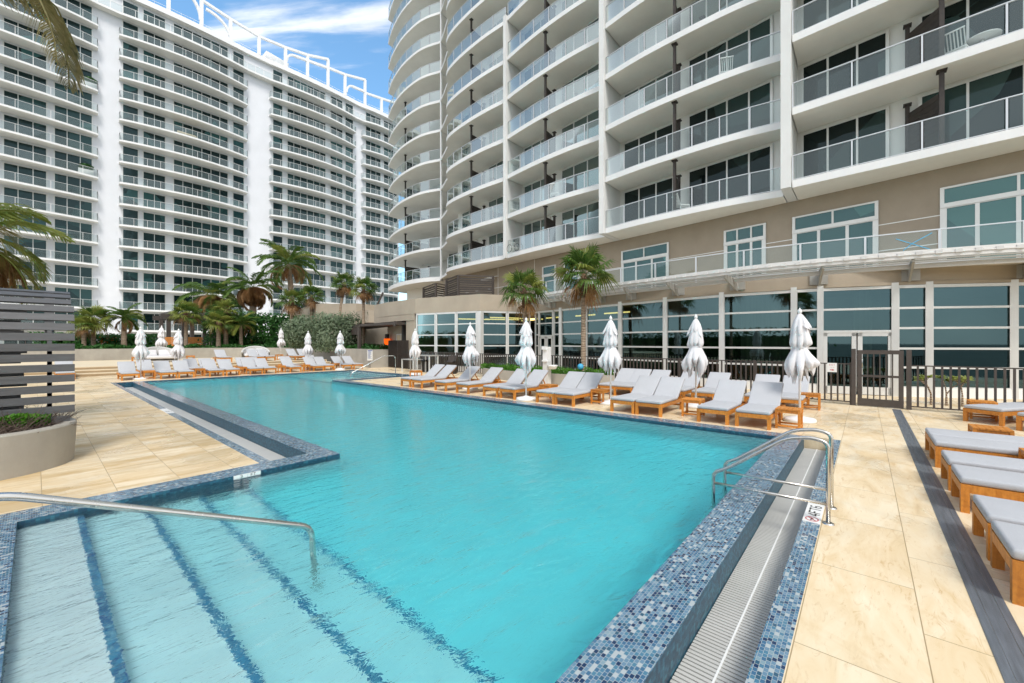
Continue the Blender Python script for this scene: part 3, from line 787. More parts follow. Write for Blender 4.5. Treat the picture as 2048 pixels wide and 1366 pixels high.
# upper podium storey windows
def upwin(pa, pb, z0=4.3, z1=7.55, trans=6.88, nlow=3, nup=2, door=False):
    W_ = [(wall_x(-16) - .03, -16), (wall_x(30) - .03, 30)]
    a = on_poly(pa, W_); b = on_poly(pb, W_)
    mb = MB()
    a2, b2 = Vector(a), Vector(b)
    window_wall(mb, a, b, trans, z1, (b2 - a2).length / nup, fr=.07)
    window_wall(mb, a, b, z0, trans - .02, (b2 - a2).length / nlow, fr=.11)
    mb.bar((a[0] - .02, a[1], trans - .02), (b[0] - .02, b[1], trans - .02), .1, .16, 1)
    mb.build('window', [M['winglass_teal'], M['alu']], tower)
upwin(1243, 1338); upwin(1448, 1532, nlow=3, nup=3); upwin(1585, 1757); upwin(1880, 2230, nlow=4); upwin(1085, 1112, nlow=1, nup=1); upwin(1128, 1160, nlow=1, nup=1)
# =================== podium: glazed ground floor, beam, canopy ===================
pod = thing('glazed_podium', 'single storey glazed pool house with taupe beam below the white canopy', 'building')
FC = [(p.x, p.y) for p in catmull([(20.4, 16.0), (18.95, 10), (18.05, 5.5), (17.9, 3.5), (18.2, .84), (19.1, -1.4), (20.3, -3.5), (21.6, -5.6), (24, -9)], 6)]
def fpt(px): return on_poly(px, FC)
def arc_between(a, b):
    """the facade curve's own points strictly between plan points a and b"""
    ya, yb = a[1], b[1]
    return [p for p in FC if min(ya, yb) + .01 < p[1] < max(ya, yb) - .01]
ZB = (2.95, 2.28, 1.60, .97)
def gwin(pa, pb, bars=ZB, z0=.30, z1=3.66, mat='frontglass', name='window', a=None, b=None, parent=None, base=True):
    a = a or fpt(pa); b = b or fpt(pb)
    A, B = Vector(a), Vector(b); d = (B - A).normalized(); n = Vector((d.y, -d.x))
    mb = MB()
    mb.face([(A.x, A.y, z0), (B.x, B.y, z0), (B.x, B.y, z1), (A.x, A.y, z1)], 0)
    for z in bars: mb.bar((A.x, A.y, z), (B.x, B.y, z), .07, .07, 1)
    mb.bar((A.x, A.y, z1), (B.x, B.y, z1), .10, .10, 1); mb.bar((A.x, A.y, z0), (B.x, B.y, z0), .10, .08, 1)
    for e in (A + d * .035, B - d * .035): mb.bar((e.x, e.y, z0), (e.x, e.y, z1), .09, .10, 1, up=(n.x, n.y, 0))
    if base: mb.bar((A.x, A.y, z0 / 2), (B.x, B.y, z0 / 2), .12, z0, 2)
    return mb.build(name, [M[mat], M['alu'], M['sign']], parent or pod)
PXS = [1071, 1079, 1107, 1122, 1172, 1241, 1331, 1444, 1588, 1641, 1790, 1858, 2027, 2120, 2400]
for a, b in zip(PXS, PXS[1:]):
    if (a, b) in ((1641, 1790), (1079, 1107)): continue
    gwin(a + (1.2 if a > 1100 else 0), b - (1.2 if a > 1100 else 0))
for px in PXS[3:-1]:
    p = fpt(px); mb = MB(); mb.box(p[0] - .10, p[0] + .06, p[1] - .09, p[1] + .09, 0, 3.8); mb.build('mullion_post', M['alu'], pod)
def doorway(pa, pb, zt, parent=None):
    a, b = Vector(fpt(pa)), Vector(fpt(pb)); d = (b - a).normalized()
    gwin(pa, pb, bars=(2.95,) if zt > 2.1 else ZB[:3], z0=zt, z1=3.66, base=False)
    for s0, s1 in ((0.02, .5), (.5, .98)):
        A = a.lerp(b, s0) + d * .02; B = a.lerp(b, s1) - d * .02; D = MB(); n = Vector((d.y, -d.x)) * 1
        D.face([(A.x, A.y, .25), (B.x, B.y, .25), (B.x, B.y, zt - .1), (A.x, A.y, zt - .1)], 0)
        w = .13
        for e in (A + d * w / 2, B - d * w / 2): D.bar((e.x, e.y, .01), (e.x, e.y, zt - .05), w, .06, 1, up=(n.x, n.y, 0))
        D.bar((A.x, A.y, .15), (B.x, B.y, .15), .06, .26, 1); D.bar((A.x, A.y, zt - .1), (B.x, B.y, zt - .1), .06, .13, 1)
        o = D.build('door', [M['frontglass'], M['alu']], pod)
        hm = MB(); e = (B - d * .10) if s0 < .3 else (A + d * .10); e = e - Vector((.06, .03))
        hm.tube([(e.x + .05, e.y, .95), (e.x, e.y, .98), (e.x, e.y, 1.22), (e.x + .05, e.y, 1.25)], .014, seg=8); hm.build('handle', M['steel'], o)
doorway(1641, 1790, 2.18); doorway(1079, 1107, 2.2)
C1 = (17.5, 17.6); IC = (20.4, 16.0); C2 = (16.5, 22.6)
def lerp2(a, b, t): return (a[0] + (b[0] - a[0]) * t, a[1] + (b[1] - a[1]) * t)
for t0, t1 in ((.03, .52), (.53, .99)): gwin(0, 0, a=lerp2(C1, IC, t0), b=lerp2(C1, IC, t1))
for t0, t1 in ((.04, .34), (.35, .66), (.67, .99)): gwin(0, 0, a=lerp2(C1, C2, t0), b=lerp2(C1, C2, t1))
mb = MB(); mb.box(17.40, 17.66, 17.45, 17.75, 0, 3.7); mb.build('corner_post', M['alu'], pod)
# beam above the glass, cornice step, roof terrace slab
off = [(p[0] + .0, p[1]) for p in FC]
mb = MB(); mb.prism([(p[0] - .06, p[1]) for p in FC] + [(40, -9), (40, 16)], 3.72, 3.82, 0); mb.prism([(p[0] - .02, p[1]) for p in FC] + [(40, -9), (40, 16)], 3.822, 4.28, 1, 1, 1)
mb.build('beam', [M['beige'], M['beige']], pod)
mb = MB(); room = [(p[0] + .25, p[1]) for p in FC]
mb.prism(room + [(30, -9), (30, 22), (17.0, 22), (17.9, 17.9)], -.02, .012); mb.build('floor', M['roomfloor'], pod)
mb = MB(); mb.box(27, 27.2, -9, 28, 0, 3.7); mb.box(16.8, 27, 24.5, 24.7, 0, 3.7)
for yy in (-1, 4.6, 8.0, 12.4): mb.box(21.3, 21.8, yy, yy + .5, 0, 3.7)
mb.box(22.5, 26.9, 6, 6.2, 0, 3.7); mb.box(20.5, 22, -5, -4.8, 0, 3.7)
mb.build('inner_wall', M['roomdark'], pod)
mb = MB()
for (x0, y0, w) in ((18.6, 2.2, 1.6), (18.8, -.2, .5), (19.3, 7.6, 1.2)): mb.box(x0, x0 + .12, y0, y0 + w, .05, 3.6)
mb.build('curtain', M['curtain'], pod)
for i, (x, y, L_, a) in enumerate(((18.7, 17.9, 2.0, -.5), (20.4, 17.4, 2.2, -.4), (19.9, 19.5, 2.4, -.6), (21.2, 14.2, 1.5, 1.3), (20.7, 11.6, 1.5, 1.35), (20.0, 9.2, 1.6, 1.4), (18.4, 20.6, 2.2, -.5), (22.3, 17.0, 2.0, 1.2))):
    mb = MB(); mb.bar((x, y, 3.38), (x + L_ * math.cos(a), y + L_ * math.sin(a), 3.38), .07, .07)
    tag(mb.build('tube_lamp', M['lampglow']), 'warm yellow tube lamp hanging from the ceiling behind the pool house glass', 'ceiling lamp', 'tube lamps inside the pool house')
# canopy over the glass front
can_out = catmull([(19.4, 17.2), (18.0, 12.5), (17.2, 8.2), (16.7, 5), (16.5, 2.5), (16.75, 0), (17.4, -2.8), (18.6, -5.5)], 5)
can_in = [Vector((p.x + 1.15, p.y - .05)) for p in can_out]
cpy = thing('louvred_canopy', 'long pale metal louvred canopy on brackets above the pool house glass', 'canopy')
mb = MB()
for a, b in zip(can_out, can_out[1:]): mb.bar((a.x, a.y, 4.40), (b.x, b.y, 4.40), .07, .24); mb.bar((a.x - .05, a.y, 4.40), (b.x - .05, b.y, 4.40), .03, .03)
edge_mb = mb
mb = MB()
for q in (.20, .42, .64, .86):
    for (a, b), (c, d) in zip(zip(can_out, can_out[1:]), zip(can_in, can_in[1:])):
        p = a.lerp(c, q); r_ = b.lerp(d, q); mb.bar((p.x, p.y, 4.38 - .16 * q), (r_.x, r_.y, 4.38 - .16 * q), .09, .04)
mb.build('louvre', M['bracket'], cpy)
mb = MB()
for a, b in zip(can_in, can_in[1:]): mb.bar((a.x - .30, a.y, 4.16), (b.x - .30, b.y, 4.16), .09, .13)
mb.build('inner_beam', M['slat_light'], cpy)
mb = edge_mb
pp = resample(can_out, .42)
for i, p in enumerate(pp[1:-1]):
    mb.box(p.x - .095, p.x - .02, p.y - .07, p.y + .07, 4.37, 4.47)
mb.build('edge_beam', M['slat_light'], cpy)
for px in (1062, 1100, 1143, 1198, 1258, 1352, 1470, 1632, 1812, 2040):
    c_ = on_poly(px, [(p.x, p.y) for p in can_out]); f_ = fpt(min(px + 6, 2380))
    if c_ is None or f_ is None: continue
    fx = Vector((f_[0] - .05, f_[1])); cx = fx + Vector((-1.35, .1)); 
    # find a canopy point at about the same Y
    best = min(can_out, key=lambda p: abs(p.y - fx.y)); cx = Vector((best.x + .05, best.y))
    mb = MB(); th = .03
    d = (cx - fx); nrm = Vector((d.y, -d.x)).normalized() * th
    prof = [(0, 3.80), (0, 4.29), (1, 4.31), (1, 4.20), (.10, 3.80)]
    L_ = [fx + d * s for s, z in prof]
    lo = [(p.x + nrm.x, p.y + nrm.y, z) for p, (s, z) in zip(L_, prof)]; hi = [(p.x - nrm.x, p.y - nrm.y, z) for p, (s, z) in zip(L_, prof)]
    mb.face(lo); mb.face(hi[::-1])
    for i in range(5): mb.face([lo[i], hi[i], hi[(i + 1) % 5], lo[(i + 1) % 5]])
    mb.box(fx.x - .06, fx.x + .03, fx.y - .26, fx.y + .26, 3.84, 4.26)
    mb.build('bracket', M['bracket'], cpy)
# glass rail of the roof terrace
rl = catmull([(19.6, 14.2), (18.75, 10.5), (18.25, 7.5), (18.0, 4.6), (18.0, 2.8), (18.35, 0), (18.95, -3.5), (20.0, -7)], 5)
tr = thing('terrace_railing', 'glass terrace railing with white posts running above the metal canopy', 'railing')
mb = MB(); balustrade(mb, rl, 4.3, 1.08, 1.75, post=.06); mb.build('glass_run', [M['balglass'], M['rail']], tr)
pa = on_poly(1790, [(p.x, p.y) for p in rl]); pb = on_poly(1868, [(p.x, p.y) for p in rl])
if pa and pb:
    A = Vector((pa[0] - .06, pa[1])); B = Vector((pb[0] - .06, pb[1])); mb = MB()
    def st(s0, z0, s1, z1, w=.022):
        p = A.lerp(B, s0); q = A.lerp(B, s1); mb.bar((p.x, p.y, z0), (q.x, q.y, z1), .006, w, up=(0, 0, 1))
    st(.02, 5.20, .98, 4.72); st(.95, 5.28, .45, 5.0); st(.45, 5.0, .22, 4.80); st(.22, 4.80, .24, 4.66)
    mb.build('painted_cross', M['bluetape'], tr)
mb = MB(); mb.prism([(p.x - .02, p.y) for p in rl] + [(44, -7), (44, 16)], 4.283, 4.296); mb.build('terrace_floor', M['paver'], pod)
# =================== low concrete wing ===================
wing = thing('concrete_wing', 'low sand coloured concrete wing with a dark entrance canopy beyond the pool', 'building')
top_poly = [C1, (16.5, 22.6), (16.75, 26.2), (17.3, 29.0), (24, 29.4), (30, 24), (22, 16.2), IC]
mb = MB(); mb.prism([(C1[0] - .05, C1[1] - .05), (16.45, 22.6), (16.7, 26.2), (17.25, 29.05), (24, 29.5), (29, 28), (24, 16), (IC[0], IC[1] - .05)], 3.72, 4.72)
mb.prism([(16.72, 26.2), (17.25, 29.04), (20, 29.2), (20, 26)], 3.30, 3.718)
mb.prism([(16.47, 22.75), (16.72, 26.2), (17.4, 26.2), (17.2, 22.75)], 3.30, 3.718)
mb.build('parapet', M['beige'], wing)
mb = MB(); mb.prism([(16.5, 22.7), (16.62, 23.9), (19.8, 24.1), (19.8, 22.7)], 0, 3.30); mb.prism([(17.0, 23.9), (18.4, 29), (26, 29), (26, 23.9)], 0, 3.28)
mb.prism([(20.0, 31.5), (20, 40), (34, 40), (34, 31.5)], 0, 3.4)
mb.build('wall', M['beige'], wing)
# lift doors in the entrance wall
mb = MB(); a = Vector((17.0, 23.9)); b = Vector((18.4, 29)); d = (b - a).normalized(); n = Vector((-d.y, d.x)) 
def on_wall(px): return Vector(on_poly(px, [(17.0, 23.9), (18.4, 29)]))
p0 = on_wall(811); p1 = on_wall(794); w_ = p1 - p0
mb.face([(p0.x - .02, p0.y, 0), (p1.x - .02, p1.y, 0), (p1.x - .02, p1.y, 2.35), (p0.x - .02, p0.y, 2.35)], 0)
for p in (p0, p1, (p0 + p1) / 2): mb.bar((p.x - .03, p.y, 0), (p.x - .03, p.y, 2.4), .05, .05, 1)
mb.bar((p0.x - .03, p0.y, 2.4), (p1.x - .03, p1.y, 2.4), .05, .08, 1)
mb.build('lift_door', [M['stone'], M['alu']], wing)
mb = MB(); mb.prism([(15.9, 24.0), (16.1, 29.2), (18.5, 36.0), (20.2, 36.0), (18.4, 29.2), (16.8, 24.0)], 3.02, 3.2)
mb.bar((16.1, 29.2, 0), (16.1, 29.2, 3.02), .2, .2); mb.bar((15.95, 24.2, 2.9), (15.95, 24.2, 3.25), .15, .15)
for i in range(14): mb.bar((16.15 + .17 * i, 29.4 + .46 * i, 2.45), (16.15 + .17 * i, 29.4 + .46 * i, 3.0), .05, .22)
mb.bar((16.1, 29.2, 2.45), (18.4, 35.8, 2.45), .08, .08)
mb.build('entrance_canopy', M['darkmetal'], wing)
q = on_wall(782)
t = thing('wall_lamp', 'glowing orange drum lamp under a black cap by the lift doors', 'lamp', (q.x - .35, q.y, 0))
mb = MB(); mb.lathe([(.0, 1.62), (.22, 1.62), (.24, 2.1), (0, 2.1)], seg=18); mb.build('shade', M['orange'], t)
mb = MB(); mb.lathe([(0, 2.1), (.16, 2.1), (.16, 2.45), (0, 2.45)], seg=18); mb.build('cap', M['black'], t)
# farther concrete block
blk = thing('concrete_block_house', 'plain sand coloured concrete block behind the palms and hedge', 'building')
A_ = (x_on(632, 41.5), 41.5); B_ = (x_on(713, 38), 38)
mb = MB(); mb.prism([A_, B_, (34, 38), (34, 52), (A_[0] + 2, 52)], .4, 5.65); mb.prism([(B_[0] + .0, B_[1] - 2.2), (B_[0] + 6, B_[1] - 6), (34, 34), (34, 37.9), B_], 3.7, 4.9)
mb.build('wall', M['beige'], blk)
mb = MB(); mb.bar((22.6, 38.1, 4.9), (23.6, 38, 7.0), .16, .16); mb.build('flue_pipe', M['darkmetal'], blk)
# slatted plant enclosures on the wing's roof
def slat_box(name, label, pts, z0, z1, n, seed):
    t = thing(name, label, 'screen', group=None); rr = random.Random(seed)
    mb = MB(); st = (z1 - z0) / n
    for a, b in zip(pts, pts[1:]):
        for i in range(n):
            g = st * (.62 if rr.random() < .6 else .86)
            mb.bar((*a, z0 + st * (i + .5)), (*b, z0 + st * (i + .5)), .04, g)
    mb.build('slats', M['darkwood'], t)
    for p in pts:
        mb = MB(); mb.bar((*p, z0), (*p, z1 + .15), .13, .13); mb.build('post', M['darkmetal'], t)
    mb = MB()
    for a, b in zip(pts, pts[1:]): mb.bar((*a, z1 + .12), (*b, z1 + .12), .10, .08)
    mb.build('top_rail', M['darkmetal'], t)
Wl = lambda px, X: (X, y_on(px, X))
slat_box('slatted_enclosure', 'dark timber slat enclosure on the wing roof beside the taupe wall', [Wl(893, 20.5), Wl(917, 19.6), Wl(986, 21.6)], 4.72, 6.45, 11, 3)
slat_box('slatted_enclosure', 'smaller dark slat enclosure on the wing roof under the white terrace', [Wl(847, 21.2), Wl(872, 20.2), Wl(892, 21.4)], 4.72, 6.25, 9, 5)
# row of round floodlights on the taupe wall
t = thing('floodlight_bar', 'row of small white floodlights on the taupe wall above the slatted enclosure', 'light')
mb = MB()
for i in range(5):
    px = 958 + 6 * i; y = y_on(px, 25.4); mb.lathe([(0, .0), (.16, .02), (.17, .12), (.10, .24), (0, .28)], (wall_x(y) - .5, y, 7.2), 12)
mb.build('lamp_head', M['sign'], t)
ya = y_on(955, 25.4); yb = y_on(986, 25.4)
mb = MB(); mb.bar((wall_x(ya) - .25, ya, 7.5), (wall_x(yb) - .25, yb, 7.5), .05, .05); mb.bar((wall_x(yb) - .25, yb, 7.5), (wall_x(yb), yb, 7.5), .05, .05); mb.build('bar', M['sign'], t)
# =================== far white apartment building ===================
far = thing('apartment_building', 'long white apartment block with bowed balcony bands and an arched roof frame', 'building')
YW, YS, X0, X1 = 82.3, 81.35, -14.0, 55.2
mb = MB(); mb.prism([(X0, YW), (X1, YW), (X1, 98), (X0, 98)], -3.4, 52.6); mb.build('wall', M['wallwhite'], far)
LF = [.55 + 3.05 * k for k in range(0, 16)]; ZT = LF[-1] + 3.05   # 49.35
BAYS = [(-13.5, 5.75), (7.9, 24.15), (27.75, 44.2), (45.75, 54.6)]
def bow(a, b, depth, n=12, y0=YS):
    out = []
    for i in range(n + 1):
        s = i / n; out.append(Vector((a + (b - a) * s, y0 - depth * math.sin(PI * s) ** .9)))
    return out
def bays_front(bi):
    a, b = BAYS[bi]
    return bow(a, b, (1.25, 1.3, 1.3, .8)[bi])
for bi in range(4):
    fr = bays_front(bi)
    for k, z in enumerate(LF):
        mb = MB(); mb.prism([(p.x, p.y) for p in fr] + [(fr[-1].x, YW + .05), (fr[0].x, YW + .05)], z - .22, z, 0, 1, 0)
        o = mb.build('balcony', [M['white'], M['soffit']], far)
        mb = MB(); rp = [Vector((fr[0].x + .06, YW))] + [Vector((p.x, p.y + .07)) for p in fr] + [Vector((fr[-1].x - .06, YW))]
        rp[1].x += .06; rp[-2].x -= .06
        for seg in (rp[0:2], rp[1:-1], rp[-2:]): balustrade(mb, seg, z, 1.07, 1.5 if len(seg) > 2 else 1.2, post=.045)
        mb.build('balustrade', [M['balglass_far'], M['alu']], o)
# continuous top terrace and roof slab following the bays
def top_front(ext, dep=.9):
    pts = [Vector((X0, YS - ext))]
    for bi in range(4):
        pts += [Vector((p.x, p.y - ext)) for p in bow(*BAYS[bi], dep, 10, YS)]
    pts.append(Vector((X1, YS - ext))); return pts
tf = top_front(.15)
mb = MB(); mb.prism([(p.x, p.y) for p in tf] + [(X1, YW), (X0, YW)], ZT - .28, ZT, 0, 1, 0); o = mb.build('balcony', [M['white'], M['soffit']], far)
mb = MB(); balustrade(mb, [Vector((p.x, p.y + .07)) for p in tf], ZT, 1.07, 1.32, post=.055); mb.build('balustrade', [M['balglass_far'], M['alu']], o)
rf = top_front(-.35, .4)
mb = MB(); mb.prism([(p.x, p.y) for p in rf] + [(X1, 98.1), (X0, 98.1)], 52.3, 53.1, 0, 1, 0); 
for p, q in zip(rf, rf[1:]): mb.bar((p.x, p.y + .25, 53.6), (q.x, q.y + .25, 53.6), .03, .03)
for p in resample(rf, 1.6): mb.bar((p.x, p.y + .25, 53.1), (p.x, p.y + .25, 53.6), .03, .03)
mb.build('roof', [M['white'], M['soffit']], far)
GR = [[(-13.0, -9.5), (-8.6, -3.6), x_on(5, 82.3), None]]
groups = [(-13.2, -10.2), (-9.6, -5.0), (-4.4, None)]
G = []
def gp(a, b, flag=0): G.append((x_on(a, 82.2), x_on(b, 82.2)))
G.append((-13.0, -8.6)); G.append((-7.9, -3.7))
for a, b in ((5, 95), (107, 186), (244, 278), (285, 332), (346, 457), (465, 489), (545, 566), (574, 652), (660, 686), (690, 707), (731, 762), (767, 796)): gp(a, b)
wins = []
for (a, b) in G:
    for k, z in enumerate(LF + [ZT]): wins.append((a, b, z))
wins.sort(key=lambda w: (0 if w[0] > -3.9 else 1, -(w[1] - w[0]) / math.hypot(82, (w[0] + w[1]) / 2, w[2])))
rest = MB()
for i, (a, b, z) in enumerate(wins):
    mb = MB() if i < 100 else rest
    window_wall(mb, (a, YW - .05), (b, YW - .05), z + .02, z + 2.62, 1.28, fr=.075)
    if i < 100: mb.build('window', [M['winglass_far'], M['alu']], far)
tag(rest.build('window', [M['winglass_far'], M['alu']], far), kind='stuff')
# ---- roof frame of posts, beams and arches ----
YR = 81.9
def post(px, zt, zb=53.0, w=.45):
    x = x_on(px, YR); mb = MB(); mb.bar((x, YR, zb), (x, YR, zt), w, w); mb.build('frame_post', M['white'], far); return x
def beam(pa, za, pb, zb_, w=.40):
    mb = MB(); mb.bar((x_on(pa, YR), YR, za), (x_on(pb, YR), YR, zb_), w, w); mb.build('frame_beam', M['white'], far)
Z = lambda px, py: z_of(py, x_on(px, YR), YR)
for px, py in ((337, -30), (403, -22), (461, 37), (518, 73), (571, 95), (615, 110), (656, 119), (690, 150), (730, 160), (763, 196)): post(px, Z(px, py))
for a, b in (((337, -50), (403, -8)), ((403, 0), (461, 38)), ((461, 38), (518, 73)), ((518, 73), (571, 95)), ((571, 95), (615, 110)), ((615, 110), (657, 119)), ((657, 136), (690, 149)), ((690, 149), (731, 160)), ((731, 186), (763, 197)), ((763, 197), (790, 206)), ((250, -120), (337, -50))):
    beam(a[0], Z(*a), b[0], Z(*b))
def arch(pa, pya, pb, pyb, flip=False):
    """quarter arch from the foot of one post up to a beam"""
    xa, za, xb, zb = x_on(pa, YR), Z(pa, pya), x_on(pb, YR), Z(pb, pyb); mb = MB(); pts = []
    for i in range(11):
        t_ = PI / 2 * i / 10
        pts.append((xb - (xb - xa) * math.cos(t_), YR, za + (zb - za) * math.sin(t_)))
    for p, q in zip(pts, pts[1:]): mb.bar(p, q, .36, .36, up=(0, 1, 0))
    mb.build('frame_arch', M['white'], far)
arch(458, 72, 412, 18); arch(401, 40, 345, -40); arch(573, 122, 590, 112); beam(590, Z(590, 112), 656, Z(656, 136), .42); arch(693, 184, 705, 173); beam(705, Z(705, 173), 731, Z(731, 184), .42)
mb = MB()
xa, xb = x_on(530, 84), x_on(575, 84); mb.bar((xa, 85, 55.0), (xb, 85, 54.6), 3.0, 1.1); mb.build('plant_housing', M['white'], far)
mb = MB(); xa = x_on(642, 84); mb.prism([(xa - 3, 83.5), (xa, 83.5), (xa, 85.5), (xa - 3, 85.5)], 53, 54.4); mb.build('plant_housing', M['white'], far)
# things left out on far balconies
def far_at(px, k, y=80.6): return (x_on(px, y), y, LF[k])
def planter_pot(px, k, lab):
    x, y, z = far_at(px, k, 81.9); t = thing('potted_shrub', lab, 'potted plant', (x, y, z))
    mb = MB(); mb.box(-.75, .75, -.25, .25, 0, .85); mb.build('pot', M['plaswhite'], t)
    leafball(t, (0, 0, 1.2), (.75, .35, .5), 500, .14, M['hedge'], 5)
# =================== vegetation ===================
def leafball(parent, c, rad3, n, size, mat, seed, name='foliage', box=False, mats=None):
    rr = random.Random(seed); mb = MB()
    for i in range(n):
        while True:
            p = Vector((rr.uniform(-1, 1), rr.uniform(-1, 1), rr.uniform(-1, 1)))
            q = max(abs(p.x), abs(p.y), abs(p.z)) if box else p.length
            if .55 < q < 1: break
        lump = 1 + .16 * noise.noise(p * 2.4 + Vector((seed * 3.1, 0, 0)))
        P = Vector((c[0] + p.x * rad3[0] * lump, c[1] + p.y * rad3[1] * lump, c[2] + p.z * rad3[2] * lump))
        n_ = (p + Vector((rr.uniform(-1, 1), rr.uniform(-1, 1), rr.uniform(-.4, 1)))).normalized()
        u = n_.orthogonal().normalized(); u.rotate(Matrix.Rotation(rr.uniform(0, 6.28), 3, n_)); w = n_.cross(u)
        s = size * rr.uniform(.6, 1.25)
        mb.face([P - u * s, P - w * s * .45, P + u * s, P + w * s * .45])
    return mb.build(name, mats or [mat], parent)
def frond(mb, o, az, el, L, droop, mi, rr, nl=26, ll=.5, w=.035, dead=False, twist=0.0):
    """feather frond: arching rachis with drooping leaflets on both sides"""
    p = Vector(o); seg = 14; pts = [p.copy()]; e = el
    for i in range(seg):
        d = Vector((math.cos(az) * math.cos(e), math.sin(az) * math.cos(e), math.sin(e)))
        p = p + d * (L / seg); pts.append(p.copy()); e -= droop / seg * (1 + .8 * i / seg)
    mb.tube(pts, [.022 * (1 - .8 * i / seg) + .004 for i in range(seg + 1)], mi, 4, cap=False)
    side0 = Vector((-math.sin(az), math.cos(az), 0))
    for k in range(nl):
        s = .16 + .84 * (k + rr.random() * .6) / nl; x = s * seg; i = min(seg - 1, int(x)); P = pts[i].lerp(pts[i + 1], x - i)
        d = (pts[i + 1] - pts[i]).normalized()
        lf = ll * (math.sin(PI * min(1, .18 + s * .82)) ** .6) * rr.uniform(.85, 1.1)
        for sg in (-1, 1):
            fall = rr.uniform(.3, .7) + (.8 if dead else 0)
            v = (side0 * sg * .75 + d * .75 + Vector((0, 0, -fall * .35 + .25))).normalized()
            v2 = (v + Vector((0, 0, -fall * 1.1))).normalized()
            a = P; b = P + v * lf * .5; c = b + v2 * lf * .55
            t = (v.cross(Vector((0, 0, 1))) * .35 + Vector((0, 0, 1)) * .35 + d * .6).normalized() * w * .5
            mb.face([a - t * .6, a + t * .6, b + t, b - t], mi); mb.face([b - t, b + t, c + t * .15, c - t * .15], mi)
def fanleaf(mb, o, az, el, pl, ll, mi, rr, n=20, spread=2.0, droop=.35):
    """fan frond: petiole and a radiating, tip-drooping blade"""
    d = Vector((math.cos(az) * math.cos(el), math.sin(az) * math.cos(el), math.sin(el)))
    o = Vector(o); c = o + d * pl + Vector((0, 0, -.08 * pl * abs(math.cos(el))))
    mb.tube([o, o + d * pl * .5 + Vector((0, 0, .03)), c], [.014, .011, .009], mi, 4, cap=False)
    side = Vector((-math.sin(az), math.cos(az), 0)); up = side.cross(d).normalized()
    tl = rr.uniform(-.5, .5); side = (side * math.cos(tl) + up * math.sin(tl)).normalized()
    if side.cross(d).length < .1: side = Vector((1, 0, 0))
    nn = side.cross(d).normalized()
    for k in range(n):
        a = -spread + 2 * spread * k / (n - 1) + rr.uniform(-.05, .05)
        v = (d * math.cos(a) + side * math.sin(a)).normalized(); L = ll * (.72 + .28 * math.cos(a * .6)) * rr.uniform(.9, 1.08)
        w = .052 * ll / .6; tt = v.cross(nn).normalized() * w * .5
        m_ = c + v * L * .55 + nn * .02; e = c + v * L * .95 + Vector((0, 0, -droop * L * rr.uniform(.5, 1.3)))
        mb.face([c - tt * .25, c + tt * .25, m_ + tt, m_ - tt], mi); mb.face([m_ - tt, m_ + tt, e + tt * .1, e - tt * .1], mi)
def trunk_mesh(t, h, r0, r1, lean=(0, 0), mat='trunk', name='trunk', boots=0, rr=None):
    mb = MB(); n = 14; pts = []; rs = []
    for i in range(n + 1):
        s = i / n; pts.append((lean[0] * s * s, lean[1] * s * s, h * s)); rs.append((r0 + (r1 - r0) * s) * (1 + .05 * math.sin(i * 2.3)) * (1.25 if i == 0 else 1))
    mb.tube(pts, rs, 0, 12)
    return mb.build(name, M[mat], t)
def fan_palm(label, loc, h, seed, size=.62, nleaf=26, dead=12, lean=(0, 0), r=.10, group=None, yellow=.25, dark_top=True):
    rr = random.Random(seed); t = thing('fan_palm', label, 'palm tree', loc, 0, group)
    trunk_mesh(t, h, r, r * .82, lean)
    top = Vector((lean[0], lean[1], h))
    if dark_top:
        mb = MB(); mb.tube([(lean[0] * .6, lean[1] * .6, h * .78), (lean[0] * .8, lean[1] * .8, h * .9), tuple(top + Vector((0, 0, .08)))], [r * .9, r * 1.25, r * .9], 0, 10)
        for i in range(36):
            a = rr.uniform(0, 6.28); z = rr.uniform(.78, 1.0); c = Vector((lean[0] * z * z, lean[1] * z * z, h * z))
            e = c + Vector((math.cos(a) * r * 2.1, math.sin(a) * r * 2.1, .16)); mb.bar(c, e, .035, .02)
        mb.build('leaf_boots', M['trunkdark'], t)
    mb = MB()
    for i in range(nleaf):
        az = i * 2.399 + rr.uniform(-.2, .2); el = 1.35 - 1.75 * (i / nleaf) + rr.uniform(-.12, .12)
        mi = 1 if rr.random() < yellow else 0
        fanleaf(mb, top, az, el, size * rr.uniform(.7, 1.0), size * rr.uniform(.9, 1.1), mi, rr, n=22, droop=.25 + .3 * (i / nleaf))
    mb.build('crown', [M['leaf'], M['leafy']], t)
    if dead:
        mb = MB()
        for i in range(dead):
            az = i * 2.399 + rr.uniform(-.4, .4); el = -.35 - rr.uniform(0, .7)
            fanleaf(mb, top - Vector((0, 0, .08)), az, el, size * rr.uniform(.45, .9), size * rr.uniform(.6, .95), 0, rr, n=13, spread=1.1, droop=.7)
        mb.build('dead_fronds', M['dead'], t)
    return t
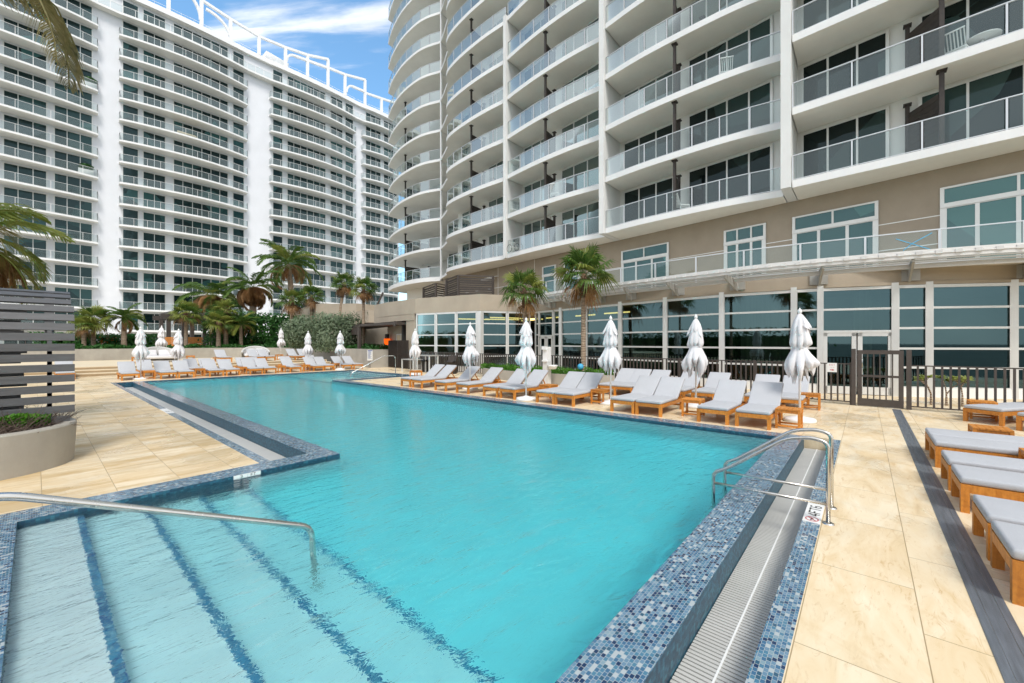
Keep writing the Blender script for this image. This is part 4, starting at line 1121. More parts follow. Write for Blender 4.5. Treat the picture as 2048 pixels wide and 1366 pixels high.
def feather_palm(label, loc, h, seed, L=2.6, n=22, dead=8, lean=(0, 0), r=.14, group=None, ll=.55, brown_flower=False, w=.045, nl=34, elmax=1.3, mats=('leaf', 'leafy')):
    rr = random.Random(seed); t = thing('coconut_palm', label, 'palm tree', loc, 0, group)
    trunk_mesh(t, h, r, r * .75, lean)
    top = Vector((lean[0], lean[1], h)); mb = MB()
    for i in range(n):
        az = i * 2.399 + rr.uniform(-.25, .25); el = elmax - 1.5 * (i / n) + rr.uniform(-.1, .1)
        frond(mb, top, az, el, L * rr.uniform(.85, 1.1), 1.05 + rr.uniform(-.2, .5), 1 if rr.random() < .2 else 0, rr, nl=nl, ll=ll, w=w)
    mb.build('crown', [M[mats[0]], M[mats[1]]], t)
    if dead:
        mb = MB()
        for i in range(dead):
            az = i * 2.399 + rr.uniform(-.4, .4)
            frond(mb, top - Vector((0, 0, .1)), az, rr.uniform(-.5, .35), L * rr.uniform(.6, .9), 1.7, 0, rr, nl=nl, ll=ll * .8, w=w, dead=True)
        mb.build('dead_fronds', M['dead'], t)
    return t
PG = 'palms along the planter wall'
# two palms in the curved planter in front of the pool house
fan_palm('nearer of the two tall thatch palms in the low curved planter', (15.2, 9.07, .3), 4.35, 11, .84, 22, 9, (-.05, -.05), .11)
fan_palm('shorter of the two thatch palms in the low curved planter, by the drinking fountain', (15.2, 12.25, .3), 4.0, 12, .76, 21, 9, (.05, .1), .11)
# palms behind the long planter wall: (px of trunk, py of crown centre, Y, kind, size, n, dead)
def palm_at(px, pyc, Y, kind, label, seed, **kw):
    X = x_on(px, Y); zc = z_of(pyc, X, Y); base = 1.05
    if kind == 'fan': return fan_palm(label, (X, Y, base), zc - base, seed, **kw)
    return feather_palm(label, (X, Y, base), zc - base, seed, **kw)
palm_at(168, 652, 45.2, 'fan', 'yellowing fan palm with a brown skirt just past the slatted screen', 21, size=.62, nleaf=18, dead=9, yellow=.8, r=.15)
palm_at(187, 640, 45.8, 'fan', 'bushy yellow green fan palm second past the slatted screen', 22, size=.82, nleaf=24, dead=5, yellow=.8, r=.15)
palm_at(248, 636, 45.4, 'feather', 'short dark green palm on the planter before the white pier of the apartment block', 23, L=1.7, n=18, dead=4, r=.2, ll=.5, w=.06)
palm_at(372, 628, 46, 'fan', 'tall bushy green fan palm beside the dark pergola', 24, size=.82, nleaf=24, dead=6, yellow=.5, r=.16)
palm_at(437, 645, 45.4, 'fan', 'bright green low fan palm leaning right of the dark pergola', 25, size=.85, nleaf=22, dead=4, yellow=.7, r=.2)
palm_at(452, 620, 46, 'fan', 'upright bright fan palm behind the low leaning one', 26, size=.78, nleaf=20, dead=4, yellow=.7, r=.2)
palm_at(482, 648, 45.3, 'feather', 'low green palm beside the brown timber chairs on the planter', 27, L=1.7, n=22, dead=3, r=.18, ll=.55, w=.07)
palm_at(425, 592, 52, 'feather', 'wide palm heavy with brown dead fronds behind the pergola', 28, L=3.6, n=16, dead=30, r=.35, ll=1.0, w=.11)
palm_at(506, 575, 50, 'feather', 'spreading palm with a thick brown skirt beside the white pier', 29, L=3.4, n=15, dead=40, r=.40, ll=.95, w=.11)
palm_at(588, 530, 52, 'feather', 'tallest coconut palm with dark wind blown fronds before the apartment block', 30, L=4.3, n=24, dead=10, r=.36, lean=(-.6, .2), ll=1.1, w=.12)
palm_at(623, 592, 42.5, 'fan', 'slim fan palm with a drooping brown skirt left of the concrete block', 31, size=.86, nleaf=19, dead=12, r=.17)
palm_at(583, 600, 42.0, 'fan', 'slim leaning fan palm with ragged brown skirt over the green hedge', 32, size=.86, nleaf=19, dead=14, r=.17)
palm_at(677, 566, 39.5, 'fan', 'slim leaning palm rising before the concrete block', 33, size=.85, nleaf=20, dead=14, r=.17, lean=(.5, -.2))
palm_at(727, 578, 31.5, 'fan', 'pale straight trunked thatch palm beside the entrance canopy', 34, size=.76, nleaf=20, dead=14, r=.13)
# palms whose crowns reach in from the left edge
pl = feather_palm('big palm with dry brown lower fronds overhanging behind the grey slatted screen', (-1.25, 13.5, 0), 3.8, 41, L=2.1, n=22, dead=60, r=.20, ll=.62, w=.030, nl=50, mats=('leafy', 'straw'))
t = thing('coconut_palm', 'palm whose drooping yellowed frond hangs into the top corner of the sky', 'palm tree', (-1.50, 9.28, .33))
rr = random.Random(5); trunk_mesh(t, 6.3, .12, .09); mb = MB()
for az, el in ((-.85, .18), (-.93, .24), (1.4, .8), (2.6, .9), (3.6, .7), (2.0, .5), (3.1, .2)):
    frond(mb, (0, 0, 6.3), az, el, 3.7, 1.35, 1 if az > 1 else 2, rr, nl=95, ll=.74, w=.042, dead=az < 0)
mb.build('crown', [M['leaf'], M['leafy'], M['straw']], t)
# palms behind the viewer, seen only mirrored in the glass
for i, (x, y, h) in enumerate(((-4.5, -2.5, 5.0), (-7.5, 2.5, 6.4), (-2.0, -8.5, 5.6))):
    fan_palm(('fan palm standing behind the viewer mirrored in the pool house glass', 'taller fan palm behind the viewer mirrored in the pool house glass', 'fan palm beyond the loungers mirrored in the right hand glass')[i], (x, y, 0), h, 60 + i, .95, 24, 10, (0, 0), .13)

for i, (x, y, h) in enumerate(((-10.5, 7.5, 7.4), (-11.5, 15.0, 6.6), (-9.5, 19.5, 8.2), (-12.0, 28.0, 7.0))):
    fan_palm(f'{("first", "second", "third", "fourth")[i]} tall palm before the boundary hedge mirrored in the middle panes of the pool house', (x, y, 0), h, 70 + i, 1.1, 22, 10, (0, 0), .14)
tq = thing('boundary_hedge', 'long dark boundary hedge beyond the left deck mirrored in the pool house glass', 'hedge', (-15.2, 14, -.5))
leafball(tq, (0, 0, 1.7), (.9, 34, 2.2), 9000, .26, M['hedge'], 88, box=True)
mbq = MB(); mbq.box(-.3, .3, -33, 33, 0, 3.0); mbq.build('inner_foliage', M['hedge'], tq)
# =================== planters and hedges ===================
pw = [(-14, 43.4), (2, 43.4), (8, 43.9), (11.5, 43.6), (14.2, 41.2), (15.9, 37.6), (16.2, 34), (15.9, 30), (15.5, 26.5)]
pwc = catmull(pw, 4); inner = offset_in([(p.x, p.y) for p in pwc], -.3)
t = thing('planter_wall', 'long curved sand coloured planter wall behind the far row of loungers', 'planter')
mb = MB()
outer = [(p.x, p.y) for p in pwc] + [(17.0, 26.3), (17.1, 26.55)]
inn = [(p.x, p.y) for p in inner] + [(15.8, 26.8), (17.1, 26.7)]
for A, z0, B, z1 in ((outer, 0, outer, 1.32), (outer, 1.32, inn, 1.32), (inn, 1.32, inn, .4)):
    mb.strip([[(*p, z0) for p in A[:len(pwc)]], [(*p, z1) for p in B[:len(pwc)]]], 0, z0 != z1)
mb.prism([(15.5, 26.5), (17.1, 26.3), (17.1, 26.7), (15.78, 26.85)], 0, 1.30)
mb.build('wall', M['concrete'], t)
mb = MB(); mb.prism([(p[0], p[1]) for p in inn[:-2]] + [(17.1, 26.8), (20, 30), (20, 42), (20, 46.2), (-14, 46.2)], .4, 1.2); mb.build('soil_bed', M['soil'], t)
def strip_cover(label, pts, width, z, n, size, mat, seed, hgt=.35):
    rr = random.Random(seed); mb = MB(); P = resample([Vector(p) for p in pts], .5)
    for i in range(n):
        k = rr.randrange(len(P) - 1); p = P[k].lerp(P[k + 1], rr.random()); d = (P[k + 1] - P[k]).normalized(); s = Vector((-d.y, d.x)) * rr.uniform(0, width)
        hh = hgt * (.55 + .45 * noise.noise(Vector((p.x * 1.3, p.y * 1.3, seed)))) * rr.uniform(.3, 1.1)
        q = Vector((p.x + s.x, p.y + s.y, z + hh)); n_ = Vector((rr.uniform(-1, 1), rr.uniform(-1, 1), rr.uniform(.1, 1))).normalized(); u = n_.orthogonal().normalized(); u.rotate(Matrix.Rotation(rr.uniform(0, 6.28), 3, n_)); w = n_.cross(u)
        s_ = size * rr.uniform(.6, 1.2); mb.face([q - u * s_, q - w * s_ * .5, q + u * s_, q + w * s_ * .5])
    return tag(mb.build('ground_cover', mat), label, 'ground cover', kind='stuff')
strip_cover('low dark green ground cover along the top of the far planter wall', [(p.x, p.y) for p in offset_in([(q.x, q.y) for q in pwc[:-1]], -.3)], 2.2, 1.2, 9000, .13, M['hedge'], 71, .62)
# silver green round hedges
def bush(px, Y, w, h, label, seed, mat='hedge_grey', n=4200, size=.10, box=False, name='round_hedge', zc=None, d=None):
    X = x_on(px, Y); t = thing(name, label, 'hedge', (X, Y, 1.1))
    mb = MB(); mb.tube([(0, 0, 0), (0, 0, h * .6)], .08, 0, 6); mb.build('stem', M['trunkdark'], t)
    leafball(t, (0, 0, h * .52), (w / 2, (d or w) / 2, h * .52), n, size, M[mat], seed, box=box)
    # dense dark heart so that the hedge is not see-through
    rr = random.Random(seed + 5); mb = MB()
    leafball(t, (0, 0, h * .50), (w / 2 * .80, (d or w) / 2 * .80, h * .44), int(n * .5), size * 1.5, M[mat], seed + 9, name='inner_foliage', box=box)
    return t
bush(609, 37.5, 4.1, 3.0, 'silver green clipped hedge behind the second far umbrella, left of a pair', 81, d=3)
bush(675, 33.6, 3.7, 3.0, 'silver green clipped hedge behind the third far umbrella, right of a pair', 82, n=5200, d=3, box=True)
bush(560, 47, 13.0, 3.6, 'long dark green hedge wall below the tallest coconut palm', 83, 'hedge', 7000, .16, True, 'hedge_wall', d=1.6)
bush(200, 48, 7.0, 1.4, 'low dark hedge behind the first fan palms past the screen', 84, 'hedge', 2500, .14, True, 'hedge_wall', d=1.4)
# low curved planter before the pool house
t = thing('curved_planter', 'low curved concrete planter overflowing with bright green cover before the pool house', 'planter')
arcp = catmull([(15.4, 7.75), (14.65, 8.9), (14.4, 11.0), (14.65, 13.2), (15.1, 14.8), (15.7, 15.6)], 6)
mb = MB(); io = offset_in([(p.x, p.y) for p in arcp], .12)
mb.strip([[(p.x, p.y, 0) for p in arcp], [(p.x, p.y, .46) for p in arcp]]); mb.strip([[(p.x, p.y, .46) for p in arcp], [(p.x, p.y, .46) for p in io]], 0, False)
mb.build('wall', M['concrete'], t)
mb = MB(); mb.prism([(p.x, p.y) for p in io] + [(15.75, 15.5), (15.6, 7.9)], .01, .42); mb.build('soil_bed', M['soil'], t)
rr = random.Random(9); mb = MB()
for i in range(9000):
    y = rr.uniform(7.9, 15.5); xl = 14.42 + .11 * (y - 11) ** 2 * (.9 if y < 11 else .62); x = rr.uniform(min(xl, 15.4), 15.75)
    q = Vector((x, y, .42 + rr.uniform(0, .2) * (1.2 + noise.noise(Vector((x * 2, y * 2, 0)))))); n_ = Vector((rr.uniform(-1, 1), rr.uniform(-1, 1), rr.uniform(.1, 1))).normalized(); u = n_.orthogonal().normalized(); w = n_.cross(u); s_ = rr.uniform(.025, .05)
    mb.face([q - u * s_, q - w * s_ * .5, q + u * s_, q + w * s_ * .5])
tag(mb.build('ground_cover', M['cover']), 'bright green ground cover filling the low curved planter', 'ground cover', kind='stuff')
# rounded planter with the grey slatted screen, near left
t = thing('round_planter', 'rounded grey concrete planter at the foot of the slatted screen', 'planter')
cxp, cyp, rp = -.55, 9.45, .98
def cap_shape(r, x_left=-9, n=22): return [(cxp + r * math.cos(a), cyp + r * math.sin(a)) for a in [-PI / 2 + PI * i / n for i in range(n + 1)]] + [(x_left, cyp + r), (x_left, cyp - r)]
def ringrow(r, z): p = cap_shape(r); p = p + [p[0]]; return [(x, y, z) for x, y in p]
mb = MB()
for z0, z1, r0, r1 in ((0, .565, rp - .03, rp), (.565, .585, rp, rp - .012), (.585, .59, rp - .012, rp - .02), (.59, .59, rp - .02, rp - .13), (.59, .30, rp - .13, rp - .13)):
    mb.strip([ringrow(r0, z0), ringrow(r1, z1)], 0, z1 != z0)
mb.build('wall', M['concrete'], t)
mb = MB(); mb.prism(cap_shape(rp - .135), .3, .49); mb.build('soil_bed', M['soil'], t)
rr = random.Random(13); mb = MB()
for i in range(2600):
    a = rr.uniform(0, 6.28); r_ = math.sqrt(rr.random()) * .80
    x, y = (cxp + r_ * math.cos(a) - .0, cyp + r_ * math.sin(a) * .9) if i % 2 else (rr.uniform(-3.5, cxp), cyp + rr.uniform(-.78, .3))
    p = Vector((x, y, .50)); d = Vector((rr.uniform(-1, 1), rr.uniform(-1, 1), rr.uniform(.15, .9))).normalized()
    q = p + d * rr.uniform(.14, .34); q2 = q + (d + Vector((rr.uniform(-.8, .8), rr.uniform(-.8, .8), rr.uniform(-.5, .3)))).normalized() * rr.uniform(.06, .16)
    mb.tube([p, q, q2], [.006, .004, .002], 0, 3, cap=False)
tag(mb.build('dry_shrub', M['twig']), 'bare tangled dry twigs filling the rounded planter', 'dry plant', kind='stuff')
rr = random.Random(14); mb = MB()
for i in range(3600):
    x = .14 - abs(rr.gauss(0, .9)); y = 9.48 + rr.uniform(0, .22)
    q = Vector((x, y - .35, .60 + rr.uniform(0, .24) * (.6 + .5 * noise.noise(Vector((x * 3, 1, 2)))))); n_v = Vector((rr.uniform(-1, 1), rr.uniform(-1, 1), rr.uniform(.1, 1))).normalized(); u = n_v.orthogonal().normalized(); w = n_v.cross(u); s_ = rr.uniform(.018, .04)
    mb.face([q - u * s_, q - w * s_ * .5, q + u * s_, q + w * s_ * .5])
tag(mb.build('ground_cover', M['cover']), 'small bright green leaves behind the dry twigs in the rounded planter', 'ground cover', kind='stuff')
t = thing('slatted_screen', 'tall dark grey slatted timber screen curving back at its top edge', 'screen')
ys, zs = 9.32, .56; prof = []; ang = [0, 0, 0, 0, 0, 0, 0, 0, 8, 18, 28, 38, 48, 60, 72]
for i, a in enumerate(ang):
    prof.append((ys, zs, a)); ys += .158 * math.sin(rad(a)); zs += .158 * math.cos(rad(a))
for k, (y, z, a) in enumerate(prof):
    a = rad(a); mb = MB(); xr = .40 - (.03 if k > 11 else 0) - (.05 if k == 0 else 0)
    Mx = Matrix.Translation((0, y, z)) @ Matrix.Rotation(-a, 4, 'X')
    mb.box(-5.5, xr, -.014, .014, .006, .116, 0, Mx)
    mb.build('slat', M['screen'], t)
for xx in (.14, -2.2):
    mb = MB()
    for (y, z, a), (y2, z2, a2) in zip(prof, prof[1:]): mb.bar((xx, y + .04, z - .06), (xx, y2 + .04, z2), .10, .05)
    mb.build('post', M['screen'], t)
for k in range(10):
    mb = MB(); z = .62 + .17 * k + .02 * (k % 2); mb.box(-5.5, -.08 - .03 * (k % 3), 9.50, 9.525, z, z + (.15 if k % 3 else .12)); mb.build('back_slat', M['screen'], t)
# frangipani plants behind the fence
def frangipani(label, x, y, seed):
    rr = random.Random(seed); t = thing('frangipani', label, 'plant', (x, y, 0)); mb = MB(); tips = []
    def br(p, d, L, r, dep):
        q = p + d * L; mb.tube([p, q], [r, r * .7], 0, 5, cap=False)
        if dep == 0: tips.append(q); return
        for i in range(2 + (rr.random() < .4)):
            br(q, (d + Vector((rr.uniform(-.8, .8), rr.uniform(-.8, .8), rr.uniform(-.1, .4)))).normalized(), L * .72, r * .65, dep - 1)
    br(Vector((0, 0, 0)), Vector((.05, 0, 1)).normalized(), .32, .03, 3); mb.build('stem', M['trunk'], t)
    mb = MB()
    for q in tips:
        for i in range(9):
            a = rr.uniform(0, 6.28); d = Vector((math.cos(a), math.sin(a), rr.uniform(-.2, .8))).normalized(); s = d.orthogonal().normalized() * .025; L = rr.uniform(.09, .16)
            mb.face([q, q + d * L * .5 + s, q + d * L, q + d * L * .5 - s])
    mb.build('foliage', M['leafy'], t)
for px, X, lab, sd in ((1862, 16.9, 'small leafy frangipani behind the railing just right of the gate', 91), (1893, 17.0, 'leafless lower stemmed frangipani between two leafy ones behind the railing', 92), (1925, 17.0, 'frangipani with pale forked branches behind the railing farthest from the gate', 93)):
    frangipani(lab, X, y_on(px, X), sd)
planter_pot(172, 8, 'green shrub in a white box on a balcony of the apartment block nearest the fronds')
planter_pot(180, 12, 'small shrub in a white box on the highest planted balcony of the apartment block')
# =================== pool furniture ===================
def make_lounger(back_deg, label, group):
    """origin on the floor at the middle of the foot end, length along local +X"""
    t = thing('sun_lounger', label, 'sun lounger', (0, 0, 0), 0, group)
    W_, H = .66, .30; L = 1.98
    for sx in (.035, L - .45):
        for sy in (-1, 1):
            mb = MB(); y = sy * (W_ / 2 - .033); mb.box(sx - .033, sx + .033, y - .033, y + .033, 0, H); mb.build('leg', M['teak'], t)
    mb = MB()
    for sy in (-1, 1): y = sy * (W_ / 2 - .02); mb.box(.069, L, y - .019, y + .019, H - .085, H - .002)
    mb.box(.002, .066, -W_ / 2 + .067, W_ / 2 - .067, H - .085, H - .003); mb.box(L - .035, L + .002, -W_ / 2 + .04, W_ / 2 - .04, H - .085, H - .004)
    mb.box(L - .48, L - .42, -W_ / 2 + .067, W_ / 2 - .067, .10, .14)
    mb.build('frame', M['teak'], t)
    mb = MB(); hinge = 1.20
    for i in range(12):
        x = .10 + .094 * i
        if x < hinge - .08: mb.box(x, x + .065, -W_ / 2 + .042, W_ / 2 - .042, H - .03, H - .008)
    mb.build('slats', M['teak'], t)
    a = rad(back_deg); BL = .78; Mb = Matrix.Translation((hinge, 0, H - .005)) @ Matrix.Rotation(-a, 4, 'Y')
    mb = MB()
    for sy in (-1, 1): y = sy * (W_ / 2 - .07); mb.box(0, BL, y - .02, y + .02, -.03, .01, 0, Mb)
    for i in range(8): mb.box(.02 + .095 * i, .08 + .095 * i, -W_ / 2 + .095, W_ / 2 - .095, -.018, .006, 0, Mb)
    if back_deg > 5:
        p = Mb @ Vector((BL * .62, 0, -.03))
        for sy in (-1, 1): mb.bar((p.x, sy * .2, p.z), (hinge + BL * .80, sy * .2, H - .05), .025, .035)
    mb.build('backrest', M['teak'], t)
    T = .075
    mb = MB(); bm_into(mb, rbox(hinge - .01, W_ - .02, T, .03), Matrix.Translation(((hinge) / 2 - .005, 0, H)))
    mb.build('seat_cushion', M['cushion'], t)
    mb = MB(); bm_into(mb, rbox(BL + .02, W_ - .02, T, .03), Mb @ Matrix.Translation((BL / 2 + .01, 0, .008)))
    mb.build('back_cushion', M['cushion'], t)
    return t
def make_table(label, group):
    t = thing('side_table', label, 'side table', (0, 0, 0), 0, group); S = .22; H = .42
    mb = MB()
    for i in range(6): y = -S + .073 * i; mb.box(-S, S, y + .003, y + .070, H - .025, H)
    mb.build('table_top', M['teak'], t)
    for sx in (-1, 1):
        for sy in (-1, 1):
            mb = MB(); mb.box(sx * (S - .024) - .022, sx * (S - .024) + .022, sy * (S - .024) - .022, sy * (S - .024) + .022, 0, H - .027); mb.build('leg', M['teak'], t)
    mb = MB(); ap = MB()
    for s in (-1, 1):
        mb.box(-S + .047, S - .047, s * (S - .024) - .012, s * (S - .024) + .012, .05, .085); mb.box(s * (S - .024) - .012, s * (S - .024) + .012, -S + .047, S - .047, .05, .085)
        ap.box(-S + .047, S - .047, s * (S - .024) - .012, s * (S - .024) + .012, H - .085, H - .027); ap.box(s * (S - .024) - .012, s * (S - .024) + .012, -S + .047, S - .047, H - .085, H - .027)
    mb.build('stretcher', M['teak'], t); ap.build('apron', M['teak'], t)
    return t
GL = 'grey cushioned teak sun loungers'; GT = 'small teak side tables'
first = {}
def lounger(x, y, rz, label, deg=38, z=0):
    if deg not in first: first[deg] = o = make_lounger(deg, label, GL); o.location = (x, y, z); o.rotation_euler = (0, 0, rz); return o
    return dup(first[deg], (x, y, z), rz, label, GL)
def table(x, y, label, rz=0, z=0):
    if 'T' not in first: first['T'] = o = make_table(label, GT); o.location = (x, y, z); o.rotation_euler = (0, 0, rz); return o
    return dup(first['T'], (x, y, z), rz, label, GT)
ORD = ['first', 'second', 'third', 'fourth', 'fifth', 'sixth', 'seventh', 'eighth', 'ninth', 'tenth', 'eleventh', 'twelfth', 'thirteenth', 'fourteenth', 'fifteenth', 'sixteenth', 'seventeenth', 'eighteenth']
XF = 9.82
def ymid(pa, pb, X=XF): return (y_on(pa, X) + y_on(pb, X)) / 2
front = [(1471, 1540), (1395, 1455), (1271, 1322), (1220, 1268), (1108, 1148), (1072, 1107), (999, 1029), (963, 997), (911, 937), (868, 892), (822, 845), (800, 821)]
prev = None
for i, (a, b) in enumerate(front):
    lounger(XF, ymid(a, b), R.uniform(-.02, .02), f'{ORD[i]} grey cushioned lounger from the gate end of the poolside row under the pool house', 38)
backr = [(1546, 1606), (1487, 1545), (1372, 1440), (1323, 1372), (1262, 1306), (1228, 1264), (1196, 1230)]
for i, (a, b) in enumerate(backr):
    X = 12.85; lounger(X, ymid(a, b, X), R.uniform(-.03, .03), f'{ORD[i]} lounger from the gate end of the back row against the dark railing', 36 + (i % 2) * 0)
for X, pa, pb, lab in ((10.35, 1553, 1604, 'teak side table at the gate end of the poolside lounger row'), (10.55, 1362, 1412, 'teak side table between two poolside lounger pairs before the umbrella with the widest skirt'),
                       (10.9, 1186, 1218, 'teak side table behind the tied umbrella between two middle lounger pairs'), (13.75, 1602, 1640, 'teak side table standing alone against the railing beside the exit sign'),
                       (11.0, 1083, 1112, 'teak side table beside the umbrella under the shorter thatch palm'), (11.3, 972, 992, 'teak side table between single loungers in the poolside row'), (12.2, 822, 842, 'low teak side table at the far end umbrella')):
    table(X, ymid(pa, pb, X), lab, R.uniform(-.05, .05))
# right-hand group, lying flat, feet towards the drain
for i, x in enumerate((4.72, 5.46, 6.73, 7.57, 8.79, 9.46)):
    lounger(x, -.77, -PI / 2, f'{ORD[i]} flat lounger counted from the viewer along the charcoal drain', 0)
table(8.22, -1.75, 'slatted teak side table nearer the viewer in the flat lounger row by the drain')
table(10.15, -1.55, 'slatted teak side table at the far end of the flat lounger row by the drain')
lounger(13.72, -1.98, -.62, 'flat lounger set askew by the railing beyond the drain, nearer the gate', 0)
lounger(12.92, -2.62, -.62, 'flat lounger set askew by the railing beyond the drain, at the picture edge', 0)
table(14.6, -2.1, 'teak side table behind the askew flat loungers by the railing')
# far end of the pool
NW = 'far end of the pool'
farrow = [2.96, 4.32, 5.02, 6.30, 7.05, 8.18, 8.90, 10.3, 11.68, 12.42, 13.65, 14.42]
for i, x in enumerate(farrow):
    lounger(x, 26.15 + (.35 if i == 0 else 0) + (.1 * (i > 8)), PI / 2 + R.uniform(-.03, .03), f'{ORD[i]} lounger from the slatted screen in the row facing the pool across the water', 38)
for i, x in enumerate((3.9, 6.0, 6.7, 8.6, 9.3, 11.3, 12.9)):
    lounger(x, 28.75, PI / 2 + R.uniform(-.05, .05), f'{ORD[i]} lounger from the slatted screen in the second row beyond the water', 38)
lounger(.95, 29.3, PI / 2, 'lone lounger half hidden behind the slatted screen by the stone steps', 38)
for i, x in enumerate((8.6, 10.6, 11.35, 13.2, 13.95)):
    lounger(x, 33.3 - (.5 if i > 2 else 0), PI / 2 + R.uniform(-.05, .05), f'{ORD[i]} lounger from the daybed on the raised stone terrace', 38, .45)
for x, y, lab, z in ((3.64, 26.7, 'teak table under the leftmost far umbrella', 0), (5.68, 26.8, 'teak table between two lounger pairs left of the middle of the far row', 0), (7.62, 26.8, 'teak table in the middle of the far lounger row', 0),
                     (9.6, 26.6, 'teak table under the shorter pair of far umbrellas', 0), (11.0, 26.5, 'teak table beside the umbrella before the silver hedge', 0), (13.05, 26.8, 'teak table at the foot of the umbrella by the notice wall', 0), (12.4, 34.6, 'teak table on the raised terrace by the small far umbrella', .45)):
    table(x, y, lab, 0, z)
# brown timber chairs up on the planter terrace
for i, (px, Y) in enumerate(((222, 47.5), (336, 47.5), (391, 47.2), (462, 47.0), (500, 46.8))):
    X = x_on(px, Y); t = thing('deck_chair', f'{ORD[i]} dark timber chair from the screen up behind the planter wall', 'chair', (X, Y, 1.0), R.uniform(-.5, .5), 'timber chairs behind the planter wall')
    mb = MB()
    for k in range(8): mb.box(-.6, .6, .2 + .02 * k, .23 + .02 * k, .35 + .12 * k, .45 + .12 * k)
    mb.build('backrest', M['teak'], t)
    mb = MB(); mb.box(-.6, .6, -.6, .2, .30, .38); mb.build('seat', M['teak'], t)
    for sx in (-.55, .55):
        for sy in (-.55, .15): mb = MB(); mb.box(sx - .04, sx + .04, sy - .04, sy + .04, 0, .30); mb.build('leg', M['teak'], t)
# umbrellas, folded and tied
def make_umbrella(label, seed):
    rr = random.Random(seed); t = thing('closed_umbrella', label, 'umbrella', (0, 0, 0), 0, 'folded white pool umbrellas')
    mb = MB(); mb.lathe([(0, 0), (.31, 0), (.315, .05), (.29, .085), (.10, .115), (.05, .14), (0, .14)], seg=28); mb.build('base', M['plaswhite'], t)
    mb = MB(); mb.tube([(0, 0, .12), (0, 0, 2.47)], .024, 0, 10); mb.build('pole', M['plaswhite'], t)
    mb = MB(); mb.lathe([(0, 2.44), (.03, 2.45), (.045, 2.50), (.035, 2.545), (.012, 2.57), (0, 2.60)], seg=14); mb.build('finial', M['plaswhite'], t)
    n = 9; ph = rr.uniform(0, 6.28); skew = [rr.uniform(.68, 1.12) for _ in range(n)]; lng = [rr.uniform(-.09, .09) for _ in range(n)]
    def tier(prof, pleat, hem, name):
        mb = MB(); N = len(prof)
        def fn(i, th, r):
            u = (th / (2 * PI) * n) % 1; k = int(th / (2 * PI) * n) % n; lobe = abs(math.sin(PI * u)) ** .7; s = i / (N - 1)
            f = 1 - pleat * (1 - lobe) * min(1, s * 1.6)
            amp = skew[k] * lobe + .75 * (1 - lobe)
            wob = 1 + .06 * math.sin(5 * th + 7 * s + ph)
            dz = hem * s ** 2 * (lng[k] * 2.2 * lobe + .35 * (1 - lobe) - .05)
            return r * f * (1 + (amp - 1) * s) * wob, dz
        mb.lathe(prof, (0, 0, 0), 72, 0, fn); return mb.build(name, M['canvas'], t)
    tier([(.02, 2.465), (.065, 2.42), (.125, 2.32), (.175, 2.21), (.215, 2.12), (.235, 2.06)], .20, .40, 'top_flap')
    tier([(.08, 2.36), (.13, 2.22), (.165, 2.10), (.19, 1.98), (.21, 1.88), (.225, 1.80), (.225, 1.75), (.20, 1.71), (.165, 1.68), (.15, 1.65)], .13, .30, 'upper_canopy')
    tier([(.13, 1.71), (.16, 1.65), (.22, 1.54), (.29, 1.43), (.345, 1.34), (.365, 1.27), (.33, 1.19), (.28, 1.12)], .26, .8, 'lower_canopy')
    tier([(.08, 1.60), (.13, 1.42), (.18, 1.25), (.20, 1.10), (.18, 1.02)], .55, 1.0, 'inner_canopy')
    mb = MB(); mb.lathe([(.150, 1.71), (.158, 1.69), (.150, 1.67)], seg=20); mb.build('tie_strap', M['canvas'], t)
    return t
um = [(11.35, 1.12, 0, 'folded umbrella nearest the gate, before the exit sign'), (11.95, 3.55, 0, 'folded umbrella second from the gate with a wide flaring skirt'), (10.95, 5.62, 0, 'folded umbrella third from the gate beside the nearer thatch palm'),
      (10.0, 8.02, 0, 'folded umbrella with its white base in plain view at the pool edge'), (10.9, 11.5, 0, 'folded umbrella before the corner post of the pool house'), (13.7, 18.85, 0, 'folded umbrella farthest along the pool house side by the brown gate'),
      (13.05, 26.1, 0, 'folded umbrella by the notice on the sand coloured wall'), (11.85, 28.1, 0, 'folded umbrella before the gap between the silver hedges'), (13.4, 37.0, .45, 'smallest folded umbrella left of the silver hedges on the terrace'),
      (5.3, 29.5, 0, 'folded umbrella in front of the white daybed, closer to the pool centre'), (5.95, 38.5, .45, 'folded umbrella standing right behind the white daybed on the terrace'), (3.35, 26.75, 0, 'large folded umbrella closest to the slatted screen')]
protos = []
for i, (x, y, z, lab) in enumerate(um):
    if i < 4: o = make_umbrella(lab, 100 + i * 3); protos.append(o); o.location = (x, y, z); o.rotation_euler = (0, 0, R.uniform(0, 6))
    else: o = dup(protos[i % 4], (x, y, z), R.uniform(0, 6), lab)
um_s = None
